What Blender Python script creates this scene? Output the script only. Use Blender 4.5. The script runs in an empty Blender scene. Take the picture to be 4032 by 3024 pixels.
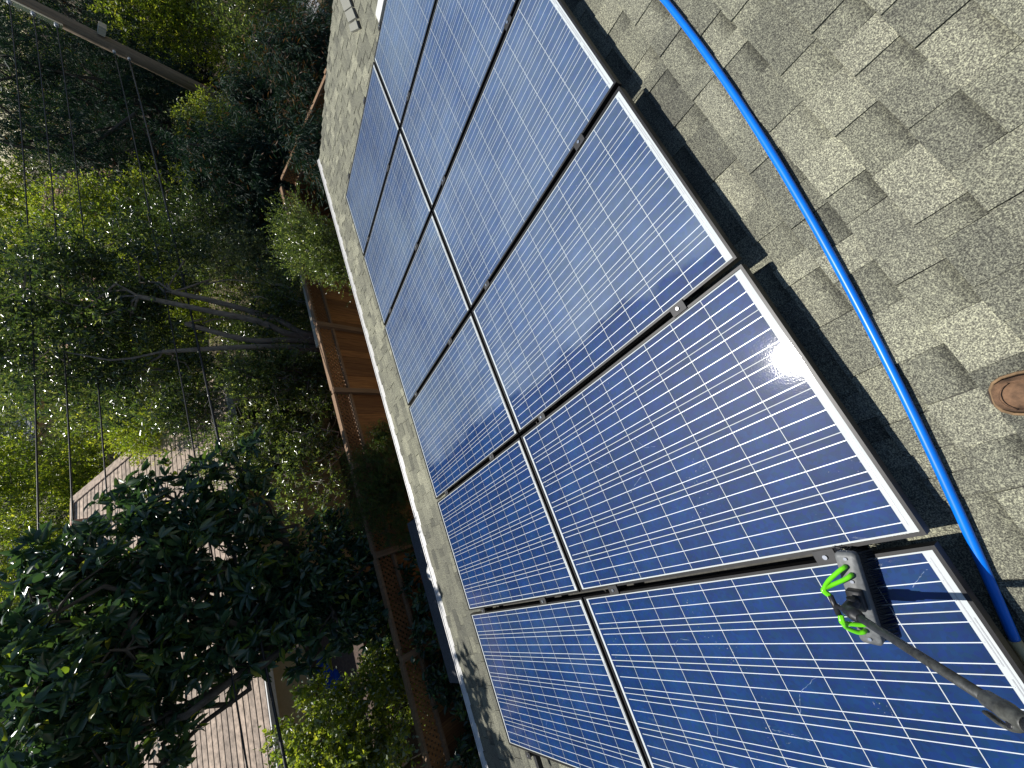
import bpy, math, random
import numpy as np
from mathutils import Matrix, Vector
random.seed(7); rng = np.random.default_rng(11)
scene = bpy.context.scene
col = scene.collection
PITCH = math.radians(18.0); CA, SA = math.cos(PITCH), math.sin(PITCH)
H0 = 4.05                                   # height of the array's upper edge above the ground

def W(x, y, z=0.0):                          # roof frame (x along eave, y down the slope, z off the roof) -> world
    return Vector((x, y*CA + z*SA, -y*SA + z*CA + H0))

# ------------------------------------------------------------------ camera, sky, sun, exposure
cam = bpy.data.cameras.new('camera'); camo = bpy.data.objects.new('camera', cam); col.objects.link(camo)
cam.sensor_width = 36.0; cam.lens = 14.6; cam.clip_start = 0.02; cam.clip_end = 2000
camo.matrix_world = Matrix(((-0.35055, 0.87498, -0.33395, -4.6532),
                            (-0.69468, -0.48207, -0.53388, -0.0077),
                            (-0.62813, 0.04484, 0.77682, 5.7136), (0, 0, 0, 1)))
scene.camera = camo
SUN_DIR = Vector((0.12524, 0.60056, 0.78971)).normalized()
world = bpy.data.worlds.new('World'); scene.world = world; world.use_nodes = True
wn = world.node_tree
sky = wn.nodes.new('ShaderNodeTexSky'); sky.sky_type = 'NISHITA'; sky.sun_disc = False
sky.sun_elevation = math.asin(SUN_DIR.z); sky.sun_rotation = math.atan2(SUN_DIR.x, SUN_DIR.y)
sky.air_density = 1.0; sky.dust_density = 0.15; sky.ozone_density = 1.2
bg = wn.nodes['Background']; bg.inputs['Strength'].default_value = 0.075
wn.links.new(sky.outputs[0], bg.inputs[0])
sun = bpy.data.lights.new('sun', 'SUN'); sun.energy = 5.0; sun.angle = math.radians(0.53); sun.color = (1.0, 0.965, 0.91)
suno = bpy.data.objects.new('sun', sun); col.objects.link(suno)
suno.rotation_euler = SUN_DIR.to_track_quat('Z', 'Y').to_euler(); suno.location = (0, 20, 30)
vs = scene.view_settings
vs.view_transform = 'Standard'; vs.look = 'None'; vs.exposure = 0.28; vs.gamma = 1.0; vs.use_curve_mapping = False

# ------------------------------------------------------------------ node material helpers
def newmat(name):
    m = bpy.data.materials.new(name); m.use_nodes = True
    return m, m.node_tree.nodes, m.node_tree.links, m.node_tree.nodes['Principled BSDF']

def node(nt, typ, **kw):
    n = nt.new(typ)
    for k, v in kw.items():
        if k.startswith('i_'):
            key = k[2:]
            n.inputs[int(key) if key.isdigit() else key.replace('_', ' ')].default_value = v
        else: setattr(n, k, v)
    return n

def math_n(N, L, op, a, b=None, clamp=False):
    n = N.new('ShaderNodeMath'); n.operation = op; n.use_clamp = clamp
    for i, v in enumerate((a, b)):
        if v is None: continue
        if hasattr(v, 'links'): L.new(v, n.inputs[i])
        else: n.inputs[i].default_value = v
    return n.outputs[0]

def mixc(N, L, f, a, b, blend='MIX'):
    n = N.new('ShaderNodeMix'); n.data_type = 'RGBA'; n.blend_type = blend
    for s, v in ((n.inputs[0], f), (n.inputs[6], a), (n.inputs[7], b)):
        if hasattr(v, 'links'): L.new(v, s)
        elif isinstance(v, (int, float)): s.default_value = v
        else: s.default_value = (*v, 1)
    return n.outputs[2]

def ramp(N, L, f, stops):
    n = N.new('ShaderNodeValToRGB'); e = n.color_ramp.elements
    while len(e) < len(stops): e.new(0.5)
    for el, (p, c) in zip(e, stops):
        el.position = p; el.color = (*c, 1) if len(c) == 3 else c
    L.new(f, n.inputs[0]); return n.outputs[0]

def noise(N, L, scale, detail=2, rough=0.5, vec=None, dist=0.0):
    n = N.new('ShaderNodeTexNoise'); n.inputs['Scale'].default_value = scale
    n.inputs['Detail'].default_value = detail; n.inputs['Roughness'].default_value = rough; n.inputs['Distortion'].default_value = dist
    if vec is not None: L.new(vec, n.inputs['Vector'])
    return n.outputs[0]

def pos(N): return N.new('ShaderNodeNewGeometry').outputs['Position']

def bump(N, L, bsdf, h, strength=0.3, dist=0.01):
    b = N.new('ShaderNodeBump'); b.inputs['Strength'].default_value = strength; b.inputs['Distance'].default_value = dist
    L.new(h, b.inputs['Height']); L.new(b.outputs[0], bsdf.inputs['Normal'])

def plain(name, c, rough=0.5, metal=0.0, var=0.25, scale=30.0, bmp=0.0, coat=0.0, spec=0.5):
    m, N, L, B = newmat(name)
    p = pos(N); f = noise(N, L, scale, 4, 0.6, p)
    lo = tuple(x*(1-var) for x in c); hi = tuple(min(1, x*(1+var)) for x in c)
    L.new(ramp(N, L, f, [(0.3, lo), (0.7, hi)]), B.inputs['Base Color'])
    B.inputs['Roughness'].default_value = rough; B.inputs['Metallic'].default_value = metal
    B.inputs['Coat Weight'].default_value = coat; B.inputs['Specular IOR Level'].default_value = spec
    if bmp: bump(N, L, B, f, bmp, 0.004)
    return m

# ------------------------------------------------------------------ mesh helpers
class MB:
    """collects boxes, prisms and tubes, links them as one mesh object"""
    def __init__(s): s.v = []; s.f = []; s.sm = []
    def add(s, verts, faces, smooth=False):
        o = len(s.v); s.v += [tuple(p) for p in verts]
        s.f += [tuple(i+o for i in f) for f in faces]; s.sm += [smooth]*len(faces); return s
    def box(s, x0, x1, y0, y1, z0, z1, M=None):
        v = [Vector((x, y, z)) for z in (z0, z1) for y in (y0, y1) for x in (x0, x1)]
        if M is not None: v = [M @ p for p in v]
        return s.add(v, [(0, 2, 3, 1), (4, 5, 7, 6), (0, 1, 5, 4), (2, 6, 7, 3), (0, 4, 6, 2), (1, 3, 7, 5)])
    def hexa(s, v):                          # 8 points in box order
        return s.add(v, [(0, 2, 3, 1), (4, 5, 7, 6), (0, 1, 5, 4), (2, 6, 7, 3), (0, 4, 6, 2), (1, 3, 7, 5)])
    def bar(s, a, b, wd, th, up=(0, 0, 1)):
        a, b = Vector(a), Vector(b); d = (b-a).normalized(); u = Vector(up)
        sx = d.cross(u)
        if sx.length < 1e-4: sx = d.cross(Vector((1, 0, 0)))
        sx.normalize(); u = sx.cross(d)
        v = [p + sx*i*wd/2 + u*k*th/2 for k in (-1, 1) for p in (a, b) for i in (-1, 1)]
        return s.hexa(v)
    def tube(s, pts, rad, n=8, cap=True):
        P = [Vector(p) for p in pts]; R = rad if hasattr(rad, '__len__') else [rad]*len(P)
        T = [(P[min(i+1, len(P)-1)] - P[max(i-1, 0)]).normalized() for i in range(len(P))]
        u = T[0].orthogonal().normalized(); V = []
        for i, p in enumerate(P):
            u = (u - T[i]*u.dot(T[i])).normalized(); w_ = T[i].cross(u)
            for k in range(n):
                a = 2*math.pi*k/n; V.append(p + (u*math.cos(a) + w_*math.sin(a))*R[i])
        F = [(i*n+k, i*n+(k+1) % n, (i+1)*n+(k+1) % n, (i+1)*n+k) for i in range(len(P)-1) for k in range(n)]
        s.add(V, F, True)
        if cap:
            o = len(s.v) - len(V)
            s.f += [tuple(o+k for k in range(n))[::-1], tuple(o+(len(P)-1)*n+k for k in range(n))]; s.sm += [False, False]
        return s
    def loft(s, rings, cap=True):            # list of rings, same count
        n = len(rings[0]); V = [p for r in rings for p in r]
        F = [(i*n+k, i*n+(k+1) % n, (i+1)*n+(k+1) % n, (i+1)*n+k) for i in range(len(rings)-1) for k in range(n)]
        s.add(V, F, True)
        if cap:
            o = len(s.v) - len(V)
            s.f += [tuple(o+k for k in range(n))[::-1], tuple(o+(len(rings)-1)*n+k for k in range(n))]; s.sm += [True, True]
        return s
    def mesh(s, name, mat=None):
        me = bpy.data.meshes.new(name); me.from_pydata(s.v, [], s.f); me.update()
        me.polygons.foreach_set('use_smooth', s.sm)
        if mat: me.materials.append(mat)
        return me
    def build(s, name, mat, parent=None):
        return obj(name, s.mesh(name, mat), parent)

def obj(name, me, parent=None, loc=None):
    o = bpy.data.objects.new(name, me); col.objects.link(o)
    if parent is not None: o.parent = parent
    if loc is not None: o.location = loc
    return o

def tag(o, label=None, cat=None, group=None, kind=None):
    for k, v in (('label', label), ('category', cat), ('group', group), ('kind', kind)):
        if v: o[k] = v
    return o

def empty(name, loc=(0, 0, 0), tilt=False, rz=0.0):
    o = bpy.data.objects.new(name, None); col.objects.link(o); o.location = loc; o.empty_display_size = 0.1
    o.rotation_euler = (-PITCH if tilt else 0.0, 0, rz); return o

def copy_tree(o, parent=None):
    c = o.copy(); col.objects.link(c); c.parent = parent
    for ch in o.children: copy_tree(ch, c)
    return c

def bezier(ps, n=8):                          # Catmull-Rom through the points
    P = [Vector(p) for p in ps]; P = [P[0]*2-P[1]] + P + [P[-1]*2-P[-2]]; out = []
    for i in range(1, len(P)-2):
        a, b, c, d = P[i-1:i+3]
        for k in range(n):
            t = k/n
            out.append(0.5*((2*b) + (c-a)*t + (2*a-5*b+4*c-d)*t*t + (3*b-a-3*c+d)*t**3))
    out.append(P[-2]); return out

# ------------------------------------------------------------------ materials
def roof_xy(N, L):                            # world position -> roof coordinates x, y
    s = N.new('ShaderNodeSeparateXYZ'); L.new(pos(N), s.inputs[0])
    y = math_n(N, L, 'SUBTRACT', math_n(N, L, 'MULTIPLY', s.outputs[1], CA), math_n(N, L, 'MULTIPLY', math_n(N, L, 'SUBTRACT', s.outputs[2], H0), SA))
    return s.outputs[0], y

def shingle_mat(name, island, tone=1.0):
    m, N, L, B = newmat(name); p = pos(N)
    if island: r = N.new('ShaderNodeNewGeometry').outputs['Random Per Island']
    else: r = N.new('ShaderNodeObjectInfo').outputs['Random']
    base = ramp(N, L, r, [(0.0, (0.105, 0.106, 0.090)), (0.3, (0.205, 0.205, 0.163)), (0.6, (0.142, 0.143, 0.118)), (1.0, (0.26, 0.258, 0.205))])
    g1 = noise(N, L, 250, 2, 0.7, p); g2 = noise(N, L, 95, 2, 0.6, p); g3 = noise(N, L, 3.2, 4, 0.6, p)
    sp = ramp(N, L, g1, [(0.36, (0.38, 0.37, 0.36)), (0.5, (0.9, 0.9, 0.88)), (0.64, (2.1, 2.08, 1.85))])
    c = mixc(N, L, 1.0, base, sp, 'MULTIPLY')
    c = mixc(N, L, 1.0, c, ramp(N, L, g2, [(0.3, (0.72, 0.71, 0.72)), (0.7, (1.25, 1.25, 1.2))]), 'MULTIPLY')
    c = mixc(N, L, 1.0, c, ramp(N, L, g3, [(0.3, (0.82, 0.82, 0.84)), (0.7, (1.12, 1.12, 1.1))]), 'MULTIPLY')
    # darker granules pressed in a band along the head of about half of the tabs
    uv = N.new('ShaderNodeUVMap').outputs[0]; sx = N.new('ShaderNodeSeparateXYZ'); L.new(uv, sx.inputs[0])
    band = ramp(N, L, math_n(N, L, 'ADD', sx.outputs[1], math_n(N, L, 'MULTIPLY', math_n(N, L, 'SUBTRACT', g2, 0.5), 0.25)),
                [(0.06, (0.36, 0.36, 0.36)), (0.42, (1, 1, 1))])
    r2 = math_n(N, L, 'FRACT', math_n(N, L, 'MULTIPLY', r, 7.31))
    c = mixc(N, L, math_n(N, L, 'MULTIPLY', math_n(N, L, 'GREATER_THAN', sx.outputs[0], 1.5), math_n(N, L, 'ADD', 0.35, math_n(N, L, 'MULTIPLY', r2, 0.65))), c, mixc(N, L, 1.0, c, band, 'MULTIPLY'))
    # pale scuffs and lichen
    sc = noise(N, L, 9, 5, 0.7, p)
    c = mixc(N, L, ramp(N, L, sc, [(0.71, (0, 0, 0)), (0.78, (0.55, 0.55, 0.55))]), c, (0.42, 0.44, 0.40))
    if tone != 1.0: c = mixc(N, L, 1.0, c, (tone, tone, tone), 'MULTIPLY')
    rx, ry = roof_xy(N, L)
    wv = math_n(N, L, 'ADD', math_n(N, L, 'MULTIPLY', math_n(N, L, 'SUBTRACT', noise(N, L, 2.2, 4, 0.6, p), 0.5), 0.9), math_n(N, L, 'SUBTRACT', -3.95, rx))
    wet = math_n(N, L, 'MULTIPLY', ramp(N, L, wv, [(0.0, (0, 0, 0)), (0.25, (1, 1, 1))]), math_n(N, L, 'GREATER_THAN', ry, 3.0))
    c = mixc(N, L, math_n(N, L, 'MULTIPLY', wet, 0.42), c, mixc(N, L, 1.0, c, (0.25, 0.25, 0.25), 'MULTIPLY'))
    L.new(c, B.inputs['Base Color']); B.inputs['Specular IOR Level'].default_value = 0.3
    rr_ = N.new('ShaderNodeMapRange'); L.new(wet, rr_.inputs[0]); rr_.inputs[3].default_value = 0.9; rr_.inputs[4].default_value = 0.62; L.new(rr_.outputs[0], B.inputs['Roughness'])
    bump(N, L, B, g1, 0.9, 0.004)
    return m

def dust_mask(N, L):                          # where the brush has not washed yet: x beyond an uneven edge
    x, y = roof_xy(N, L); p = pos(N)
    w1 = math_n(N, L, 'MULTIPLY', math_n(N, L, 'SUBTRACT', noise(N, L, 2.3, 3, 0.55, p), 0.5), 0.34)
    w2 = math_n(N, L, 'MULTIPLY', math_n(N, L, 'SUBTRACT', noise(N, L, 16, 3, 0.6, p), 0.5), 0.05)
    lean = math_n(N, L, 'MULTIPLY', math_n(N, L, 'SUBTRACT', y, 1.0), -0.055)
    e = math_n(N, L, 'ADD', math_n(N, L, 'ADD', math_n(N, L, 'ADD', x, 3.87), lean), math_n(N, L, 'ADD', w1, w2))
    edge = ramp(N, L, e, [(0.0, (0, 0, 0)), (0.045, (0.75, 0.75, 0.75)), (0.12, (1, 1, 1))])
    cl = ramp(N, L, noise(N, L, 1.1, 4, 0.6, p, 0.6), [(0.3, (0.4, 0.4, 0.4)), (0.68, (1, 1, 1))])
    st = ramp(N, L, noise(N, L, 5.0, 5, 0.7, p, 1.5), [(0.3, (0.8, 0.8, 0.8)), (0.7, (1.0, 1.0, 1.0))])
    d = math_n(N, L, 'MULTIPLY', math_n(N, L, 'MULTIPLY', edge, cl), st)
    # leftover smears on the washed glass
    sm = ramp(N, L, noise(N, L, 3.3, 6, 0.75, p, 0.8), [(0.66, (0, 0, 0)), (0.80, (0.55, 0.55, 0.55))])
    return math_n(N, L, 'MAXIMUM', d, sm)

def laminate_mat(name, kind):
    m, N, L, B = newmat(name); d = dust_mask(N, L); p = pos(N)
    if kind == 'cell':
        r = N.new('ShaderNodeObjectInfo').outputs['Random']
        c = ramp(N, L, r, [(0.0, (0.0011, 0.024, 0.104)), (0.5, (0.0013, 0.028, 0.120)), (1.0, (0.0018, 0.034, 0.138))])
        v = N.new('ShaderNodeTexVoronoi'); v.inputs['Scale'].default_value = 75; L.new(p, v.inputs['Vector'])
        c = mixc(N, L, 0.30, c, mixc(N, L, 1.0, c, v.outputs['Color'], 'MULTIPLY'))
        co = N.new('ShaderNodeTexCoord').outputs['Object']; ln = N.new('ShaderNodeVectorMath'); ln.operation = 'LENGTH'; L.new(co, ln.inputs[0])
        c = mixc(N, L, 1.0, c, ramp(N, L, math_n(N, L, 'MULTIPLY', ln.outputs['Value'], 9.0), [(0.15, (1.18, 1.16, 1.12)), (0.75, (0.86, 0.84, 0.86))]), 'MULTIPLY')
        B.inputs['Roughness'].default_value = 0.45
    elif kind == 'sheet': c = mixc(N, L, noise(N, L, 6, 3, 0.5, p), (0.46, 0.49, 0.49), (0.54, 0.57, 0.56)); B.inputs['Roughness'].default_value = 0.6
    else: c = mixc(N, L, noise(N, L, 40, 3, 0.5, p), (0.50, 0.54, 0.58), (0.70, 0.73, 0.76)); B.inputs['Roughness'].default_value = 0.35; B.inputs['Metallic'].default_value = 0.15
    spk = ramp(N, L, noise(N, L, 120, 1, 0.5, p), [(0.70, (0, 0, 0)), (0.76, (0.8, 0.8, 0.8))])
    rare = ramp(N, L, noise(N, L, 4.0, 2, 0.5, p), [(0.60, (0, 0, 0)), (0.7, (1, 1, 1))])
    c = mixc(N, L, math_n(N, L, 'MULTIPLY', d, 0.24), c, (0.40, 0.51, 0.60))
    c = mixc(N, L, math_n(N, L, 'MULTIPLY', math_n(N, L, 'MULTIPLY', spk, rare), 0.5), c, (0.6, 0.6, 0.6))
    L.new(c, B.inputs['Base Color'])
    B.inputs['Specular IOR Level'].default_value = 0.15
    B.inputs['Coat Weight'].default_value = 1.0; B.inputs['Coat IOR'].default_value = 1.36
    cr = N.new('ShaderNodeMapRange'); L.new(d, cr.inputs[0]); cr.inputs[3].default_value = 0.055; cr.inputs[4].default_value = 0.15
    L.new(cr.outputs[0], B.inputs['Coat Roughness'])
    b = N.new('ShaderNodeBump'); b.inputs['Strength'].default_value = 0.16; b.inputs['Distance'].default_value = 0.0006
    L.new(noise(N, L, 160, 2, 0.6, p), b.inputs['Height']); L.new(b.outputs[0], B.inputs['Coat Normal'])
    return m

def wood_mat(name, c1, c2, rnd=True, scale=1.0):
    m, N, L, B = newmat(name); p = pos(N)
    mp = N.new('ShaderNodeMapping'); mp.inputs['Scale'].default_value = (14*scale, 14*scale, 0.9*scale); L.new(p, mp.inputs[0])
    g = noise(N, L, 3.0, 5, 0.65, mp.outputs[0], 0.4)
    c = ramp(N, L, g, [(0.3, c1), (0.7, c2)])
    if rnd:
        r = N.new('ShaderNodeObjectInfo').outputs['Random']
        c = mixc(N, L, 1.0, c, ramp(N, L, r, [(0, (0.62, 0.58, 0.55)), (0.5, (1, 1, 1)), (1, (1.3, 1.3, 1.25))]), 'MULTIPLY')
    L.new(c, B.inputs['Base Color']); B.inputs['Roughness'].default_value = 0.8
    bump(N, L, B, g, 0.3, 0.004); return m

def leaf_mat(name, dark, mid, light, transl=0.35, rough=0.35, spec=0.5):
    m, N, L, B = newmat(name)
    a = N.new('ShaderNodeAttribute'); a.attribute_name = 'rnd'
    c = ramp(N, L, a.outputs['Fac'], [(0.0, dark), (0.55, mid), (1.0, light)])
    L.new(c, B.inputs['Base Color']); B.inputs['Roughness'].default_value = rough; B.inputs['Specular IOR Level'].default_value = spec
    t = N.new('ShaderNodeBsdfTranslucent'); L.new(mixc(N, L, 1.0, c, (2.4, 2.4, 1.0), 'MULTIPLY'), t.inputs[0])
    mx = N.new('ShaderNodeMixShader'); mx.inputs[0].default_value = transl
    L.new(B.outputs[0], mx.inputs[1]); L.new(t.outputs[0], mx.inputs[2])
    L.new(mx.outputs[0], N['Material Output'].inputs[0]); return m

def bark_mat(name, c1, c2):
    m, N, L, B = newmat(name); p = pos(N)
    mp = N.new('ShaderNodeMapping'); mp.inputs['Scale'].default_value = (1, 1, 0.25); L.new(p, mp.inputs[0])
    g = noise(N, L, 22, 5, 0.7, mp.outputs[0]); L.new(ramp(N, L, g, [(0.3, c1), (0.7, c2)]), B.inputs['Base Color'])
    B.inputs['Roughness'].default_value = 0.9; bump(N, L, B, g, 0.6, 0.02); return m

M = {}
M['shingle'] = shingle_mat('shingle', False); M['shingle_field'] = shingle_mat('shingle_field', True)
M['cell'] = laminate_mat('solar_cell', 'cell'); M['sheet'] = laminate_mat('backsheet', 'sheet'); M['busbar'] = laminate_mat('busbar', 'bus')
M['frame'] = plain('black_anodised', (0.010, 0.0095, 0.0095), 0.42, 0.0, 0.3, 60, 0.0, 0.0, 0.35)
M['rail'] = plain('rail_aluminium', (0.018, 0.018, 0.019), 0.55, 0.2, 0.3, 40)
M['ribbon'] = plain('grey_ribbon', (0.36, 0.37, 0.38), 0.4, 0.2, 0.15, 60)
M['steel'] = plain('stainless', (0.7, 0.7, 0.7), 0.22, 0.9, 0.1, 60)
M['white'] = plain('white_gutter', (0.62, 0.61, 0.58), 0.4, 0.0, 0.12, 12)
M['wall'] = plain('wall_paint', (0.5, 0.46, 0.38), 0.8, 0.0, 0.1, 8)
M['soffit'] = plain('soffit_paint', (0.6, 0.58, 0.54), 0.7, 0.0, 0.1, 8)
M['deck'] = plain('roof_felt', (0.06, 0.058, 0.05), 0.9, 0.0, 0.3, 40)
M['dark_roof'] = plain('dark_shingle', (0.075, 0.08, 0.088), 0.9, 0.0, 0.5, 60, 0.5)
M['patch'] = plain('plain_shingle', (0.22, 0.22, 0.185), 0.9, 0.0, 0.22, 180, 0.5)
M['hose'] = plain('blue_hose', (0.001, 0.16, 0.70), 0.34, 0.0, 0.12, 9, 0.05)
M['green_tube'] = plain('green_tube', (0.16, 0.68, 0.012), 0.25, 0.0, 0.1, 30)
M['brass'] = plain('brass', (0.42, 0.27, 0.10), 0.35, 0.9, 0.25, 60)
M['tan_plastic'] = plain('tan_plastic', (0.55, 0.46, 0.25), 0.5, 0.0, 0.15, 50)
M['grey_plastic'] = plain('grey_plastic', (0.12, 0.125, 0.125), 0.55, 0.0, 0.3, 70, 0.15)
M['black_plastic'] = plain('black_plastic', (0.015, 0.015, 0.016), 0.45, 0.0, 0.35, 80, 0.1)
M['bristle'] = plain('bristle', (0.01, 0.01, 0.011), 0.5, 0.0, 0.3, 80)
M['carbon'] = plain('worn_pole', (0.038, 0.04, 0.038), 0.5, 0.1, 0.55, 55, 0.2)
M['clamp_grey'] = plain('clamp_worn', (0.06, 0.062, 0.055), 0.5, 0.0, 0.6, 65, 0.3)
M['leather'] = plain('brown_suede', (0.135, 0.075, 0.04), 0.9, 0.0, 0.6, 34, 0.4)
M['leather2'] = plain('brown_suede_rand', (0.19, 0.12, 0.06), 0.85, 0.0, 0.4, 60, 0.3)
M['sole'] = plain('shoe_sole', (0.05, 0.035, 0.025), 0.7, 0.0, 0.3, 60)
M['fence'] = wood_mat('redwood_fence', (0.14, 0.055, 0.016), (0.33, 0.15, 0.045))
M['rail_wood'] = wood_mat('weathered_rail', (0.16, 0.09, 0.045), (0.28, 0.17, 0.09), False)
M['pale_wood'] = wood_mat('pale_timber', (0.42, 0.36, 0.26), (0.62, 0.55, 0.42), False)
M['pole_wood'] = wood_mat('pole_wood', (0.13, 0.095, 0.062), (0.28, 0.21, 0.14), False, 0.6)
M['wire'] = plain('black_cable', (0.012, 0.012, 0.013), 0.45, 0.0, 0.2, 20)
M['nroof'] = plain('neighbour_shingle', (0.45, 0.355, 0.275), 0.9, 0.0, 0.42, 11, 0.4)
_n = M['nroof'].node_tree; _b = _n.nodes['Principled BSDF']; _src = _b.inputs['Base Color'].links[0].from_socket
_n.links.new(mixc(_n.nodes, _n.links, 1.0, _src, ramp(_n.nodes, _n.links, _n.nodes.new('ShaderNodeObjectInfo').outputs['Random'], [(0, (.74, .74, .74)), (1, (1.15, 1.13, 1.1))]), 'MULTIPLY'), _b.inputs['Base Color'])
M['nroof_dark'] = plain('patio_roof', (0.085, 0.055, 0.04), 0.9, 0.0, 0.4, 26, 0.4)
M['nwall'] = plain('beige_stucco', (0.50, 0.41, 0.24), 0.85, 0.0, 0.12, 10, 0.2)
M['terracotta'] = plain('terracotta_roof', (0.36, 0.19, 0.13), 0.85, 0.0, 0.3, 14, 0.4)
M['grey_roof'] = plain('grey_roof', (0.36, 0.36, 0.36), 0.8, 0.0, 0.2, 14)
M['glass'] = plain('window_glass', (0.02, 0.025, 0.03), 0.08, 0.0, 0.2, 3)
M['tarp'] = plain('blue_tarp', (0.006, 0.06, 0.38), 0.7, 0.0, 0.3, 7, 0.3, 0.0, 0.2)
M['stone'] = plain('grey_stone', (0.27, 0.27, 0.28), 0.85, 0.0, 0.35, 9, 0.5)
M['insulator'] = plain('insulator', (0.5, 0.52, 0.55), 0.25, 0.0, 0.1, 9)
M['bark'] = bark_mat('grey_bark', (0.10, 0.08, 0.06), (0.26, 0.22, 0.175))
M['bark_dark'] = bark_mat('dark_bark', (0.035, 0.028, 0.022), (0.10, 0.085, 0.07))
M['twig'] = bark_mat('pale_twig', (0.22, 0.19, 0.16), (0.42, 0.38, 0.33))
M['lf_loquat'] = leaf_mat('loquat_leaf', (0.018, 0.045, 0.030), (0.040, 0.085, 0.045), (0.10, 0.16, 0.03), 0.25, 0.24, 0.65)
M['lf_olive'] = leaf_mat('olive_leaf', (0.018, 0.034, 0.015), (0.045, 0.074, 0.028), (0.20, 0.22, 0.10), 0.46, 0.22, 0.9)
M['lf_lime'] = leaf_mat('lime_leaf', (0.055, 0.095, 0.014), (0.16, 0.20, 0.028), (0.32, 0.31, 0.06), 0.58, 0.36)
M['lf_fresh'] = leaf_mat('fresh_leaf', (0.036, 0.058, 0.020), (0.085, 0.120, 0.040), (0.25, 0.26, 0.13), 0.52, 0.22, 0.9)
M['lf_conifer'] = leaf_mat('conifer_spray', (0.008, 0.024, 0.018), (0.016, 0.045, 0.030), (0.035, 0.07, 0.04), 0.15, 0.6, 0.3)
M['lf_rust'] = leaf_mat('rusty_spray', (0.05, 0.028, 0.014), (0.10, 0.045, 0.02), (0.15, 0.075, 0.03), 0.25, 0.6)
M['lf_maple'] = leaf_mat('maple_leaf', (0.025, 0.05, 0.01), (0.05, 0.095, 0.014), (0.11, 0.10, 0.02), 0.4, 0.5)
M['lf_silver'] = leaf_mat('silver_leaf', (0.05, 0.075, 0.055), (0.15, 0.19, 0.13), (0.30, 0.34, 0.24), 0.4, 0.4)
m, N, L, B = newmat('earth'); p = pos(N)
g = noise(N, L, 1.3, 6, 0.7, p); g2 = noise(N, L, 22, 4, 0.7, p)
c = ramp(N, L, g, [(0.3, (0.045, 0.04, 0.02)), (0.5, (0.10, 0.08, 0.045)), (0.7, (0.17, 0.13, 0.08))])
L.new(mixc(N, L, 1.0, c, ramp(N, L, g2, [(0.3, (0.5, 0.5, 0.5)), (0.7, (1.4, 1.3, 1.1))]), 'MULTIPLY'), B.inputs['Base Color'])
B.inputs['Roughness'].default_value = 0.95; bump(N, L, B, g2, 0.8, 0.03); M['earth'] = m

# ------------------------------------------------------------------ ground
me = bpy.data.meshes.new('ground'); S = 700
me.from_pydata([(-S, -S, 0), (S, -S, 0), (S, S, 0), (-S, S, 0)], [], [(0, 1, 2, 3)]); me.materials.append(M['earth'])
tag(obj('ground', me), kind='structure')

# ------------------------------------------------------------------ the house under the panels
YE, YR = 4.205, -2.9                           # eave and ridge, along the slope
def rake_x(y):
    return float(np.interp(y, [-3, 1.0, 2.2, 3.1, 4.21], [2.5, 2.34, 2.23, 2.12, 1.88]))
XL = -10.5
def eave_y(x): return YE + 0.012*(1.9-x)          # the gutter runs slightly out of parallel with the array
def skew(v): return (v[0], v[1]+.0114*(1.93-v[0]), v[2]-.0037*(1.93-v[0]))
house = tag(empty('house', (-4, 0, 0)), 'house with grey-brown laminated shingle roof carrying the solar array', 'house')
house_off = Vector((4, 0, 0))
def hb(mb, name, mat, parent=house):          # build in world coordinates, parent under the house root
    for i, v in enumerate(mb.v): mb.v[i] = (v[0]+4, v[1], v[2])
    return mb.build(name, mat, parent)
ZD = -0.142
mb = MB(); ys = np.linspace(YR, YE-0.01, 24)
top = [W(rake_x(y)-0.012, y, ZD) for y in ys]; topl = [W(XL, y + (eave_y(XL)-YE)*(y-YR)/(YE-YR), ZD) for y in ys]
n = len(ys); V = top + topl + [p - Vector((0, 0, 0.05)) for p in top] + [p - Vector((0, 0, 0.05)) for p in topl]
F = []
for i in range(n-1):
    F += [(n+i, n+i+1, i+1, i), (2*n+i, 2*n+i+1, 3*n+i+1, 3*n+i), (i, i+1, 2*n+i+1, 2*n+i), (n+i+1, n+i, 3*n+i, 3*n+i+1)]
F += [(0, 2*n, 3*n, n), (n-1, 2*n-1, 4*n-1, 3*n-1)]
mb.add(V, F); roof = hb(mb, 'roof', M['deck'])
# back slope
a, b = W(XL, YR, ZD), W(2.49, YR, ZD); bk = [a, b, Vector((2.49, a.y-6.6, a.z-6.6*SA/CA)), Vector((XL, a.y-6.6, a.z-6.6*SA/CA))]
hb(MB().hexa([bk[3]-Vector((0,0,.05)), bk[2]-Vector((0,0,.05)), a-Vector((0,0,.05)), b-Vector((0,0,.05)), bk[3], bk[2], a, b]), 'back_roof', M['patch'])
ye = W(0, YE, 0).y; ze = W(0, YE, ZD).z
wy0, wy1 = a.y-6.1, 3.48
hb(MB().box(XL+.35, 1.55, wy0, wy1, 0, 2.36), 'wall', M['wall'])
mb = MB()                                     # gable triangle on the rake side
gz = lambda y: (H0 - (y-0)*SA/CA - 0.30) if y > a.y else (a.z - (a.y-y)*SA/CA - 0.1)
mb.add([(1.54, wy0, 2.3), (1.54, wy1, 2.3), (1.54, a.y, a.z-0.12), (1.4, wy0, 2.3), (1.4, wy1, 2.3), (1.4, a.y, a.z-0.12)], [(0, 1, 2), (3, 5, 4), (0, 3, 4, 1), (1, 4, 5, 2), (2, 5, 3, 0)])
hb(mb, 'gable', M['wall'])
hb(MB().box(XL, 1.6, 3.49, ye-0.045, ze-0.30, ze-0.28), 'soffit', M['soffit'])
mb = MB().box(XL, 1.86, ye-0.04, ye-0.018, ze-0.24, ze-0.045); mb.v = [skew(v) for v in mb.v]; hb(mb, 'fascia', M['white'])
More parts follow.
